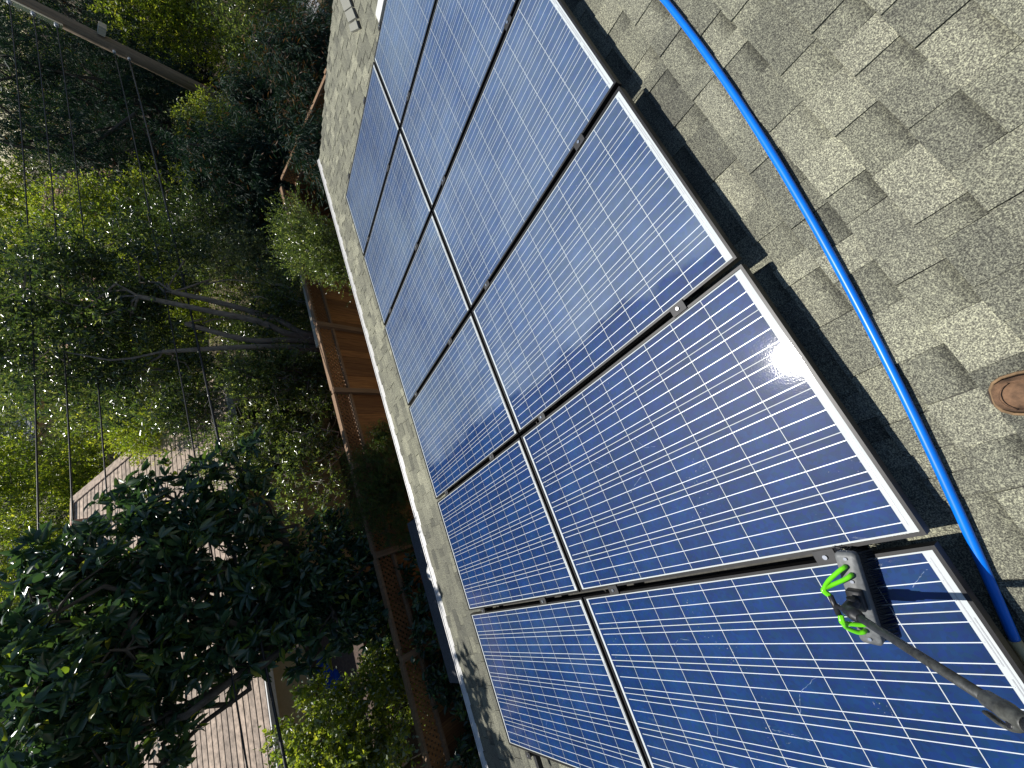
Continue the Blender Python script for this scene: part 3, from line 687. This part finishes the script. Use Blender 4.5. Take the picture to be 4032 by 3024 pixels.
# far houses seen in the gaps
def far_house(loc, rz, sx, sy, hw, hr, mroof, label):
    t = tag(empty('distant_house', loc, False, rz), label, 'house')
    MB().box(-sx, sx, -sy, sy, 0, hw).build('wall', M['nwall'], t)
    o_ = .4
    r_ = MB().add([(-sx-o_, -sy-o_, hw), (sx+o_, -sy-o_, hw), (sx+o_, sy+o_, hw), (-sx-o_, sy+o_, hw), (-sx-o_, 0, hw+hr), (sx+o_, 0, hw+hr)], [(0, 1, 5, 4), (2, 3, 4, 5), (0, 4, 3), (1, 2, 5), (3, 2, 1, 0)]).build('roof', mroof, t)
    ncs = 12
    for i in range(ncs):
        t0, t1 = i/ncs, min(1, (i+1.15)/ncs); y0_, y1_ = (-sy-o_)*(1-t0), (-sy-o_)*(1-t1); za, zb = hw+hr*t0, hw+hr*t1
        MB().hexa([(-sx-o_, y0_, za), (sx+o_, y0_, za), (-sx-o_, y1_, zb), (sx+o_, y1_, zb), (-sx-o_, y0_, za+.07), (sx+o_, y0_, za+.07), (-sx-o_, y1_, zb+.02), (sx+o_, y1_, zb+.02)]).build('tile_course', mroof, r_)
    for x in (-sx*.55, sx*.45):
        w_ = MB().box(x-.6, x+.6, -sy-.05, -sy-.002, .9, 2.1).build('window', M['white'], t)
        MB().box(x-.53, x+.53, -sy-.062, -sy-.052, .97, 2.03).build('pane', M['glass'], w_)
far_house((13.2, 22.5, 0), -.35, 4.5, 3.4, 2.9, 1.9, M['terracotta'], 'distant house with reddish tile roof between the sunlit trees')
far_house((13.5, 33, 0), -.2, 6, 4, 4.4, 1.6, M['grey_roof'], 'distant house with pale grey roof far behind the trees')
# stone path by the return fence
pp = bezier([(9.0, 3.2, 0), (9.6, 4.6, 0), (10.8, 5.6, 0), (13.5, 6.2, 0)], 8); mb = MB()
mb.add([(p.x+s*.2, p.y-s*.55, .006) for p in pp for s in (-1, 1)], [(2*i, 2*i+1, 2*i+3, 2*i+2) for i in range(len(pp)-1)])
tag(mb.build('path', M['stone'], None), kind='structure')

# ------------------------------------------------------------------ utility pole and lines
PX, PY = 10.9, 9.1
t = tag(empty('utility_pole', (PX, PY, 0)), 'weathered wooden utility pole rising among the dark conifers', 'utility pole')
MB().tube([(0, 0, 0), (0, 0, 4), (0, 0, 9.5)], [.17, .16, .14], 14).build('pole_shaft', M['pole_wood'], t)
MB().box(-.10, .10, -.42, -.195, 4.35, 4.5).build('pole_block', M['pale_wood'], t)
MB().box(-.26, -.175, -.05, .05, 5.1, 6.05).build('bracket', M['steel'], t)
for z in (5.2, 5.58, 5.95): MB().tube([(-.255, 0, z), (-.29, 0, z), (-.31, 0, z)], [.03, .05, .03], 10).build('insulator', M['insulator'], t)
for z in (3.85, 4.15): MB().tube([(-.18, 0, z), (-.26, 0, z)], .035, 8).build('cable_clamp', M['insulator'], t)
def wire(name, label, a_, b_, sag, r, grp):
    a_, b_ = Vector(a_), Vector(b_); P = []
    for i in range(41):
        u = i/40; P.append(a_.lerp(b_, u) - Vector((0, 0, sag*4*u*(1-u))))
    o = MB().tube(P, r, 6).build(name, M['wire'], None); tag(o, label, 'wire', grp)
wx = PX-.3
wire('power_line', 'thin overhead power line, lowest of the three on the pole bracket', (wx, PY, 5.2), (-24, 8.7, 4.75), .55, .012, 'overhead power lines')
wire('power_line', 'thin overhead power line, middle of the three on the pole bracket', (wx, PY, 5.58), (-24, 8.7, 5.15), .55, .012, 'overhead power lines')
wire('power_line', 'thin overhead power line, topmost of the three on the pole bracket', (wx, PY, 5.95), (-24, 8.7, 5.45), .55, .012, 'overhead power lines')
wire('service_cable', 'thick black service cable, lower one leaving the pole', (wx+.05, PY, 3.85), (-16, 5.25, 3.4), .22, .020, 'service cables')
wire('service_cable', 'black service cable, upper one leaving the pole', (wx+.05, PY, 4.15), (-16, 5.25, 3.85), .24, .012, 'service cables')

# ------------------------------------------------------------------ vegetation
LEAF = {
 'broad': ([(0, 0, 0), (.33, 0, -.02), (.70, 0, -.02), (1, 0, -.12), (.33, .5, .08), (.70, .42, .05), (.33, -.5, .08), (.70, -.42, .05)], [(0, 1, 4), (1, 2, 5, 4), (2, 3, 5), (0, 6, 1), (1, 6, 7, 2), (2, 7, 3)]),
 'small': ([(0, 0, 0), (.5, .5, .06), (1, 0, -.05), (.5, -.5, .06)], [(0, 2, 1), (0, 3, 2)]),
}
def unit(a): return a/np.maximum(np.linalg.norm(a, axis=-1, keepdims=True), 1e-9)
def leaf_mesh(name, P, Dv, ln, wd, mat, shape='small', rnd=None, up=0.6):
    n_ = len(P); nrm = unit(rng.normal(size=(n_, 3))*.75 + np.array([0, 0, up])); S_ = unit(np.cross(Dv, nrm)); U = np.cross(S_, Dv)
    T, Fc = LEAF[shape]; T = np.array(T); ln = ln*rng.uniform(.65, 1.25, n_); wd_ = wd*rng.uniform(.75, 1.2, n_)
    V = P[:, None, :] + Dv[:, None, :]*(T[None, :, 0, None]*ln[:, None, None]) + S_[:, None, :]*(T[None, :, 1, None]*wd_[:, None, None]) + U[:, None, :]*(T[None, :, 2, None]*ln[:, None, None])
    k = len(T); me = bpy.data.meshes.new(name); me.vertices.add(n_*k); me.vertices.foreach_set('co', V.astype(np.float32).ravel())
    base = (np.arange(n_)*k)[:, None]; loops = []; sizes = []
    flat = np.concatenate([np.array(f) for f in Fc]); sizes1 = np.array([len(f) for f in Fc])
    li = (base + flat[None, :]).ravel(); sz = np.tile(sizes1, n_)
    me.loops.add(len(li)); me.loops.foreach_set('vertex_index', li.astype(np.int32))
    me.polygons.add(len(sz)); me.polygons.foreach_set('loop_start', np.concatenate([[0], np.cumsum(sz)[:-1]]).astype(np.int32))
    me.update(calc_edges=True); me.validate()
    at = me.attributes.new('rnd', 'FLOAT', 'POINT')
    r_ = rng.random(n_) if rnd is None else rnd
    at.data.foreach_set('value', np.repeat(r_, k).astype(np.float32))
    me.materials.append(mat); return me

def twigs(blobs, n_tw, k, L_, spread=.75, droop=0.0, up=0.25, shell=2.2, flat=1.0):
    """n_tw twigs spread by blob volume, k leaves each -> leaf base points, directions, clump tone, twig bases"""
    B_ = np.array(blobs, float); vol = B_[:, 3]**2.6; pick = rng.choice(len(B_), n_tw, p=vol/vol.sum())
    d = unit(rng.normal(size=(n_tw, 3))); rad = rng.random(n_tw)**(1/shell)
    # lumpy outline: each blob gets its own random bumps
    q = np.sin(d[:, 0]*5+pick*1.7)*np.sin(d[:, 1]*6+pick*2.3)*np.sin(d[:, 2]*5+pick)
    rad = rad*(1+.35*q)
    ncl = 13; cd = unit(rng.normal(size=(len(B_), ncl, 3)) + np.array([0, 0, .25])); cr_ = rng.uniform(.45, 1.0, (len(B_), ncl))
    ci = rng.integers(0, ncl, n_tw); ctr = cd[pick, ci]*cr_[pick, ci][:, None]
    off_ = np.where((rng.random(n_tw) < .82)[:, None], ctr + d*rad[:, None]*.34*np.array([1, 1, .7]), d*rad[:, None])
    base = B_[pick, :3] + off_*B_[pick, 3][:, None]*np.array([1, 1, flat])
    tdir = unit(d*.8 + rng.normal(size=(n_tw, 3))*.6 + np.array([0, 0, up]))
    tt = np.linspace(.1, 1, k)[None, :, None]
    P = base[:, None, :] + tdir[:, None, :]*tt*L_*rng.uniform(.6, 1.3, (n_tw, 1, 1))
    radial = unit(np.cross(np.repeat(tdir[:, None, :], k, 1), rng.normal(size=(n_tw, k, 3))))
    Dv = unit(tdir[:, None, :]*(1-spread*.6) + radial*spread + np.array([0, 0, -droop]))
    tone = np.clip(rng.normal(.42, .17, n_tw)[:, None] + rng.normal(0, .16, (n_tw, k)), 0, 1)
    return P.reshape(-1, 3), Dv.reshape(-1, 3), tone.ravel(), base, tdir

def limb(mb, a_, b_, r0, r1, wob=.12, n_=6, seg=6):
    a_, b_ = Vector(a_), Vector(b_); ln = (b_-a_).length; P = [a_]
    for i in range(1, n_):
        u = i/n_; P.append(a_.lerp(b_, u) + Vector(rng.normal(size=3))*wob*ln*.25*math.sin(math.pi*u) + Vector((0, 0, .10*ln*math.sin(math.pi*u))))
    P.append(b_); mb.tube(P, [r0+(r1-r0)*i/n_ for i in range(n_+1)], seg, False); return P

def tree(name, label, cat, base, blobs, leaf, lsize, lwidth, n_tw, k, L_, fork=None, r0=.1, bark='bark_dark', shape='small', group=None,
         spread=.75, droop=0., up=.25, shell=2.2, stems=None, bare=0, extra=None, lup=.6, sub=5, flat=1.0):
    b0 = Vector(base); t = tag(empty(name, b0), label, cat, group); off = np.array(base)
    bl_ = [(x-base[0], y-base[1], z-base[2], r) for x, y, z, r in blobs]
    P, Dv, tone, tb, td = twigs(bl_, n_tw, k, L_, spread, droop, up, shell, flat)
    ok = P[:, 2] > -off[2] + .05; P, Dv, tone = P[ok], Dv[ok], tone[ok]
    obj('crown', leaf_mesh('crown', P, Dv, lsize, lwidth, M[leaf], shape, tone, lup), t)
    if extra:
        fr, mt = extra; nn = int(len(P)*fr); ix = rng.choice(len(P), nn, False)
        obj('dry_or_highlight_foliage', leaf_mesh('dry_or_highlight_foliage', P[ix]+rng.normal(size=(nn, 3))*L_*.4, Dv[ix], lsize, lwidth, M[mt], shape, None, lup), t)  # second leaf colour: rusty dry sprays, lighter leaves, silver for painted highlights
    mb = MB()
    if stems:
        for ch in stems:
            pts = bezier([Vector(p[:3])-b0 for p in ch], 5); m_ = len(pts); ra, rb = ch[0][3], ch[-1][3]
            mb.tube(pts, [ra+(rb-ra)*i/(m_-1) for i in range(m_)], 8, False)
    cen = [Vector(b[:3]) for b in bl_]
    fk = Vector(fork)-b0 if fork else Vector((0, 0, max(.2, min(c_.z for c_ in cen)*.7)))
    if not stems: limb(mb, (0, 0, -.02), fk, r0, r0*.75, .12, 6, 10)
    for c_, b in zip(cen, bl_):
        src = fk if not stems else min((Vector(ch[-1][:3])-b0 for ch in stems), key=lambda q: (q-c_).length)
        limb(mb, src, c_, r0*.5, r0*.16, .35)
    cc = np.array([list(c_) for c_ in cen])
    for i in rng.choice(len(tb), min(len(tb), sub*len(bl_)), False):
        j = int(np.argmin(((cc-tb[i])**2).sum(1))); limb(mb, cen[j], tb[i], r0*.15, .004, .4, 4, 4)
    mb.build('trunk', M[bark], t)
    if bare:
        mb = MB()
        for i in rng.choice(len(tb), bare, False):
            e = Vector(tb[i]) + Vector(td[i])*rng.uniform(.25, .6)*L_*3; limb(mb, tb[i], e, .007, .003, .5, 4, 4)
            for _ in range(2): limb(mb, Vector(tb[i]).lerp(e, .5), e+Vector(rng.normal(size=3))*L_*.8, .004, .002, .4, 3, 3)
        mb.build('bare_twig', M['twig'], t)['kind'] = 'stuff'
    return t

loq = [(-2.45, 7.27, 4.05, .75), (-3.11, 7.43, 4.31, .85), (-3.08, 7.02, 3.62, .62), (-3.7, 7.73, 4.65, .9), (-3.99, 7.36, 4.04, .9), (-4.05, 6.97, 3.41, .72),
       (-4.39, 7.79, 4.85, .9), (-4.59, 7.29, 4.4, .7), (-3.79, 8.35, 5.25, .85), (-4.3, 8.2, 5.4, .7), (-4.66, 6.89, 2.92, .55), (-4.68, 6.89, 3.72, .4), (-4.62, 6.59, 2.52, .45), (-3.89, 6.95, 2.9, .45), (-4.4, 6.9, 5.3, .6), (-3.6, 6.95, 5.2, .6), (-3.0, 7.3, 5.0, .6), (-3.3, 6.9, 3.1, .5), (-4.5, 7.2, 3.4, .6), (-2.7, 7.0, 3.4, .5), (-3.5, 7.0, 3.9, .6), (-2.2, 6.9, 3.3, .45), (-4.9, 7.6, 4.9, .6), (-4.2, 6.8, 4.7, .6), (-5.0, 7.2, 4.55, .45), (-5.2, 7.2, 4.8, .5), (-5.45, 7.2, 4.4, .42), (-5.3, 7.3, 5.3, .5)]
tree('loquat_tree', 'large-leaved dark evergreen tree in front of the tan hip roof', 'tree', (-4.5, 7.3, 0), loq, 'lf_loquat', .19, .064, 1600, 9, .10, fork=(-4.4, 7.3, 1.9), r0=.13, shape='broad', spread=1.0, droop=.25, up=.5, sub=9, extra=(.05, 'lf_lime'))
mult = [(2.44, 8.4, 4.08, 1.0), (2.08, 8.69, 4.57, .95), (1.3, 8.64, 4.09, .95), (2.85, 8.04, 3.4, .7), (3.57, 8.73, 4.34, .85), (1.22, 9.3, 4.64, 1.05), (.48, 9.15, 3.83, .9), (2.54, 9.59, 4.91, .9), (1.9, 7.2, 2.31, .5), (1.25, 7.4, 2.15, .38), (.51, 8.56, 3.15, .6), (2.2, 9.0, 5.5, 1.0), (.9, 9.4, 5.4, .9)]
stems = [[(1.0, 7.55, -.02, 0.083), (.95, 7.46, 1.0, 0.079), (.93, 7.43, 1.65, 0.074), (1.21, 7.47, 2.06, 0.067), (1.51, 7.61, 3.0, 0.060), (1.68, 7.73, 3.76, 0.044)],
         [(.95, 7.6, -.02, 0.083), (.86, 7.48, 1.74, 0.070), (1.07, 7.45, 2.44, 0.061), (1.24, 7.57, 3.26, 0.054), (1.54, 7.84, 4.21, 0.039)],
         [(.88, 7.62, -.02, 0.079), (.78, 7.54, 1.73, 0.064), (.69, 7.6, 2.61, 0.054), (1.0, 7.75, 3.6, 0.039)],
         [(.8, 7.62, -.02, 0.079), (.6, 7.54, 1.81, 0.060), (.51, 7.61, 2.79, 0.049), (.55, 8.06, 3.89, 0.035)],
         [(.75, 7.6, -.02, 0.070), (.53, 7.59, 1.70, 0.049), (-.16, 7.79, 1.84, 0.042), (-.34, 7.89, 2.23, 0.036), (-.47, 7.96, 2.92, 0.025)]]
tree('multi_stem_tree', 'multi-stemmed grey-barked tree rising just behind the lattice fence', 'tree', (.9, 7.6, 0), mult, 'lf_olive', .10, .034, 4000, 8, .16, r0=.045, bark='bark', stems=stems, droop=.15, sub=6)
tree('fence_shrub', 'sunlit upright small-leaved shrub on the house side of the fence', 'shrub', (1.1, 5.2, 0), [(1.49, 5.12, 2.5, .42), (1.18, 5.17, 2.3, .48), (.85, 5.09, 2.15, .45), (1.31, 5.62, 2.35, .4), (.75, 5.0, 1.75, .5), (1.25, 5.2, 1.8, .5)],
     'lf_fresh', .034, .017, 2600, 14, .24, r0=.035, spread=.7, up=.9, shell=2.6)
tree('thread_leaf_maple', 'feathery green thread-leaf maple growing between gutter and fence', 'tree', (-3.2, 5.35, 0), [(-2.42, 5.60, 1.63, .33), (-2.96, 5.55, 1.96, .42), (-3.47, 5.5, 1.85, .38), (-3.47, 5.6, 2.15, .35), (-3.9, 5.45, 1.85, .26), (-3.1, 5.4, 1.5, .4)],
     'lf_maple', .05, .007, 2600, 14, .14, r0=.04, spread=.9, droop=.35, extra=(.12, 'lf_rust'))
tree('twiggy_shrub', 'glossy light-leaved shrub with bare pale twigs behind the fence', 'shrub', (-1.75, 7.7, 0), [(-1.78, 7.99, 2.33, .55), (-1.61, 7.61, 1.76, .5), (-.92, 8.18, 2.47, .55), (-2.61, 7.73, 2.24, .5), (-2.53, 7.39, 1.86, .4), (-.6, 7.6, 1.6, .5)],
     'lf_fresh', .07, .030, 950, 9, .16, r0=.04, bark='twig', bare=60)
tree('broad_leaf_tree', 'broad-leaved tree beside the bay whose crown dapples the eave', 'tree', (-7.1, 6.9, 0), [(-5.15, 6.25, 5.8, .33), (-5.6, 6.2, 5.7, .5), (-6.2, 6.2, 5.55, .55), (-6.8, 6.2, 5.4, .6), (-5.9, 6.0, 5.2, .4), (-7.4, 6.6, 5.0, .8), (-7.2, 6.9, 4.2, .7), (-8.0, 6.7, 4.4, .8)],
     'lf_loquat', .16, .055, 620, 9, .12, r0=.10, shape='broad', spread=.95, droop=.2)
tree('dark_leafy_shrub', 'dark glossy leafy shrub between the feathery maple and the big-leaved tree', 'shrub', (-4.2, 6.7, 0), [(-3.9, 6.75, 2.5, .45), (-4.1, 6.6, 2.1, .45), (-4.55, 6.5, 1.9, .4), (-4.9, 6.6, 2.2, .4), (-4.3, 6.7, 2.8, .4), (-5.2, 6.5, 1.7, .4), (-3.5, 6.8, 2.3, .4), (-4.6, 6.45, 1.4, .45), (-3.7, 6.5, 1.5, .45)],
     'lf_loquat', .12, .045, 900, 9, .12, r0=.04, shape='broad', spread=.95, droop=.2, extra=(.06, 'lf_lime'))
tree('dark_leafy_shrub', 'dark leafy shrub at the fence beside the bay, part added for fence shade', 'shrub', (-6.6, 5.45, 0), [(-6.3, 5.5, 1.2, .45), (-6.9, 5.5, 1.3, .5), (-7.4, 5.4, 1.1, .5), (-6.6, 5.4, .7, .5), (-5.9, 5.5, .9, .4), (-4.7, 5.72, 1.45, .38), (-5.3, 5.68, 1.5, .4), (-5.9, 5.7, 1.5, .4)],
     'lf_loquat', .11, .042, 700, 9, .12, r0=.03, shape='broad', spread=.95, droop=.2)  # foliage nearest the fence is added to stand in for its deep shade
tree('ivy_shrub', 'bright lime-green ivy-like shrub spilling over the fence', 'shrub', (-6.0, 6.75, 0), [(-5.78, 6.9, 2.75, .45), (-5.78, 6.7, 2.31, .45), (-6.22, 6.61, 2.73, .55), (-5.45, 6.54, 2.01, .32), (-5.98, 7.07, 2.96, .45), (-6.26, 6.39, 2.47, .45), (-6.8, 6.5, 2.6, .6), (-6.0, 6.7, 1.6, .6)],
     'lf_lime', .068, .036, 1500, 9, .14, r0=.035, extra=(.35, 'lf_silver'))  # silver leaves mixed in as painted sunlit highlights

def veg(az, d, z0, z1, r, leaf, lsize, n_tw, label, name='broadleaf_tree', cat='tree', nb=7, k=8, lw=.42, bark='bark_dark', bare=0, group='trees beyond the fence', extra=None, L_=.22, **kw):
    a_ = math.radians(az); x, y = -4.65 + d*math.sin(a_), d*math.cos(a_)
    bl_ = []
    for i in range(nb):
        u = (i+.5)/nb; zz = z0 + (z1-z0)*u; rr = r*(.5+.35*random.random()); q = random.uniform(0, 6.28); e = r*.55*random.uniform(.4, 1)
        bl_.append((x+e*math.cos(q), y+e*math.sin(q), zz, rr))
    return tree(name, label, cat, (x, y, 0), bl_, leaf, lsize, lsize*lw, n_tw, k, L_, r0=.07, bark=bark, group=group, bare=bare, extra=extra, **kw)
# lit shrubs and small trees in the middle distance
veg(47.0, 15.5, 2.0, 4.6, 1.35, 'lf_lime', .075, 3200, 'yellow-green sunlit tree with wispy dry twigs beside the conifers', bare=110, extra=(.2, 'lf_silver'))
veg(44.0, 21, 2.5, 6.6, 1.9, 'lf_lime', .095, 3000, 'tall sunlit yellow-green tree behind the wispy one')
veg(39.8, 18.5, 2.0, 6.3, 1.5, 'lf_lime', .085, 2600, 'lime-green sunlit tree in front of the reddish tile roof', extra=(.1, 'lf_silver'))
veg(48.5, 13.0, .8, 3.3, 1.0, 'lf_olive', .06, 2400, 'olive-green bushy tree low beside the dark conifers', bare=40)
veg(44.6, 12.2, .6, 2.7, .95, 'lf_silver', .06, 1900, 'grey-green shrub behind the end of the lattice fence', 'grey_shrub', 'shrub', bare=50)
veg(30.0, 21, 2.0, 6.6, 2.2, 'lf_fresh', .095, 3400, 'broad fresh-green tree behind the multi-stemmed tree')
veg(24.6, 12.6, 1.2, 4.0, 1.0, 'lf_lime', .07, 2300, 'yellow-leaved small tree beside the tan hip roof')
veg(23.0, 25, 2.5, 7.0, 2.0, 'lf_fresh', .10, 2600, 'green tree behind the ridge end of the tan roof')
veg(27.5, 11.0, .8, 3.4, 1.0, 'lf_olive', .07, 2400, 'dark olive shrub between the multi-stemmed tree and the tan roof', bare=40)
veg(22.5, 9.7, .8, 3.0, .75, 'lf_fresh', .06, 1600, 'twiggy green shrub by the hip corner of the tan roof', 'twiggy_shrub', 'shrub', bare=60)
veg(40.5, 9.7, .4, 2.1, .75, 'lf_fresh', .06, 1500, 'leafy green shrub behind the pale planter edge', 'leafy_shrub', 'shrub', bare=30)
veg(36.5, 11.0, .4, 2.6, .8, 'lf_olive', .06, 1500, 'olive shrub behind the stems of the multi-stemmed tree', 'olive_shrub', 'shrub')
veg(30.5, 9.1, .6, 2.9, .7, 'lf_fresh', .065, 1700, 'leafy shrub covering the eave corner of the beige house', 'leafy_shrub', 'shrub', bare=30)
veg(42.0, 14.5, .3, 2.6, 1.0, 'lf_fresh', .07, 1700, 'green shrub seen between the leaning grey stems', 'green_shrub', 'shrub', bare=40)
veg(37.5, 16.5, .3, 3.0, 1.2, 'lf_lime', .08, 1700, 'lime-green shrub seen beyond the grey stems', 'green_shrub', 'shrub')
veg(57.0, 17.0, .3, 2.2, 1.2, 'lf_lime', .07, 1300, 'small sunlit bush at the foot of the utility pole', 'sunlit_bush', 'shrub', extra=(.3, 'lf_silver'))
veg(33.0, 9.8, .6, 2.3, .7, 'lf_olive', .06, 1500, 'low dark shrub at the foot of the multi-stemmed tree', 'dark_shrub', 'shrub')
veg(65.5, 21, .6, 3.6, 1.7, 'lf_lime', .09, 2600, 'bright green sunlit tree past the utility pole')
veg(70.0, 17, .4, 2.6, 1.3, 'lf_fresh', .08, 1800, 'green bush by the stone path', 'green_bush', 'shrub')
veg(36.0, 14.5, 2.5, 6.4, 1.5, 'lf_fresh', .085, 2600, 'green tree with dark fanning limbs behind the multi-stemmed tree', extra=(.15, 'lf_lime'), sub=8)
veg(19.0, 19, 2.0, 6.8, 1.9, 'lf_lime', .10, 2400, 'yellow-green tree behind the hip end of the tan roof')
veg(28.0, 15, 1.5, 5.2, 1.4, 'lf_fresh', .08, 2400, 'fresh green tree between the tan roof and the fanning limbs', extra=(.15, 'lf_lime'))
veg(15.0, 19, 2.0, 7.2, 1.9, 'lf_lime', .10, 2400, 'sunlit lime tree behind the tan roof')
veg(7.0, 20, 2.0, 7.4, 2.2, 'lf_fresh', .10, 2600, 'fresh green tree behind the tan roof')
veg(-1.0, 19, 2.0, 7.4, 2.2, 'lf_olive', .10, 2600, 'olive green tree behind the tan roof')
veg(-9.0, 20, 2.0, 7.4, 2.2, 'lf_fresh', .10, 2200, 'pale green tree at the far end of the tan roof')
# dark conifers
def conifer(az, d, h, r, n_tw, label, rust=.03):
    a_ = math.radians(az); x, y = -4.65 + d*math.sin(a_), d*math.cos(a_); bl_ = []
    for i in range(13):
        u = i/12; rr = r*(1-.72*u)*.62; q = i*2.4; e = r*(1-.8*u)*.5
        bl_.append((x+e*math.cos(q), y+e*math.sin(q), .6+(h-.8)*u, rr))
    return tree('conifer', label, 'tree', (x, y, 0), bl_, 'lf_conifer', .13, .016, int(n_tw*1.25), 15, .42, r0=.14, group='dark conifers', droop=.55, spread=.6, up=-.15, extra=(rust*.45, 'lf_rust'), shell=2.8, sub=3)
conifer(60.5, 23.5, 10.5, 3.2, 4200, 'tall dark conifer behind the utility pole')
conifer(54.5, 21.0, 10.0, 3.0, 4200, 'tall dark conifer between the utility pole and the sunlit yellow trees')
conifer(50.5, 17.5, 8.2, 2.2, 3200, 'dark blue-green conifer next to the wispy sunlit tree')
conifer(54.5, 12.3, 3.6, 1.9, 3400, 'low drooping dark conifer behind the fence corner', .10)
conifer(61.0, 13.6, 2.7, 1.5, 2800, 'low dark conifer hiding the foot of the utility pole', .12)
conifer(59.5, 9.6, 2.5, 1.0, 2400, 'dark bushy conifer inside the fence corner', .15)
conifer(66.5, 12.0, 2.7, 1.6, 2400, 'short rusty-tinged conifer near the stone path', .30)
conifer(57.5, 30.0, 12, 3.6, 2600, 'tallest dark conifer furthest behind the pole')
# far backdrop trees, copies of four kinds
protos = [veg(0, 36, 1.0, 9.0, 3.2, lf, .16, 2300, 'x', k=8, L_=.4) for lf in ('lf_fresh', 'lf_olive', 'lf_lime', 'lf_olive')]
hints = ['rounded fresh-green', 'broad dark olive', 'sunlit yellow-green', 'tall olive']
azs = list(np.arange(-24, 78, 4.4)); used = [False]*4
for i, az in enumerate(azs):
    k_ = (i*3+1) % 4; o = protos[k_] if not used[k_] else copy_tree(protos[k_]); used[k_] = True
    d = 34 + 10*((i*7) % 5)/5; a_ = math.radians(az)
    o.location = (-4.65+d*math.sin(a_), d*math.cos(a_), 0); o.rotation_euler.z = random.uniform(0, 6.28); s = random.uniform(.9, 1.2); o.scale = (s, s, s)
    tag(o, hints[k_] + ' tree in the far belt of trees beyond the houses', 'tree', hints[k_] + ' far trees')
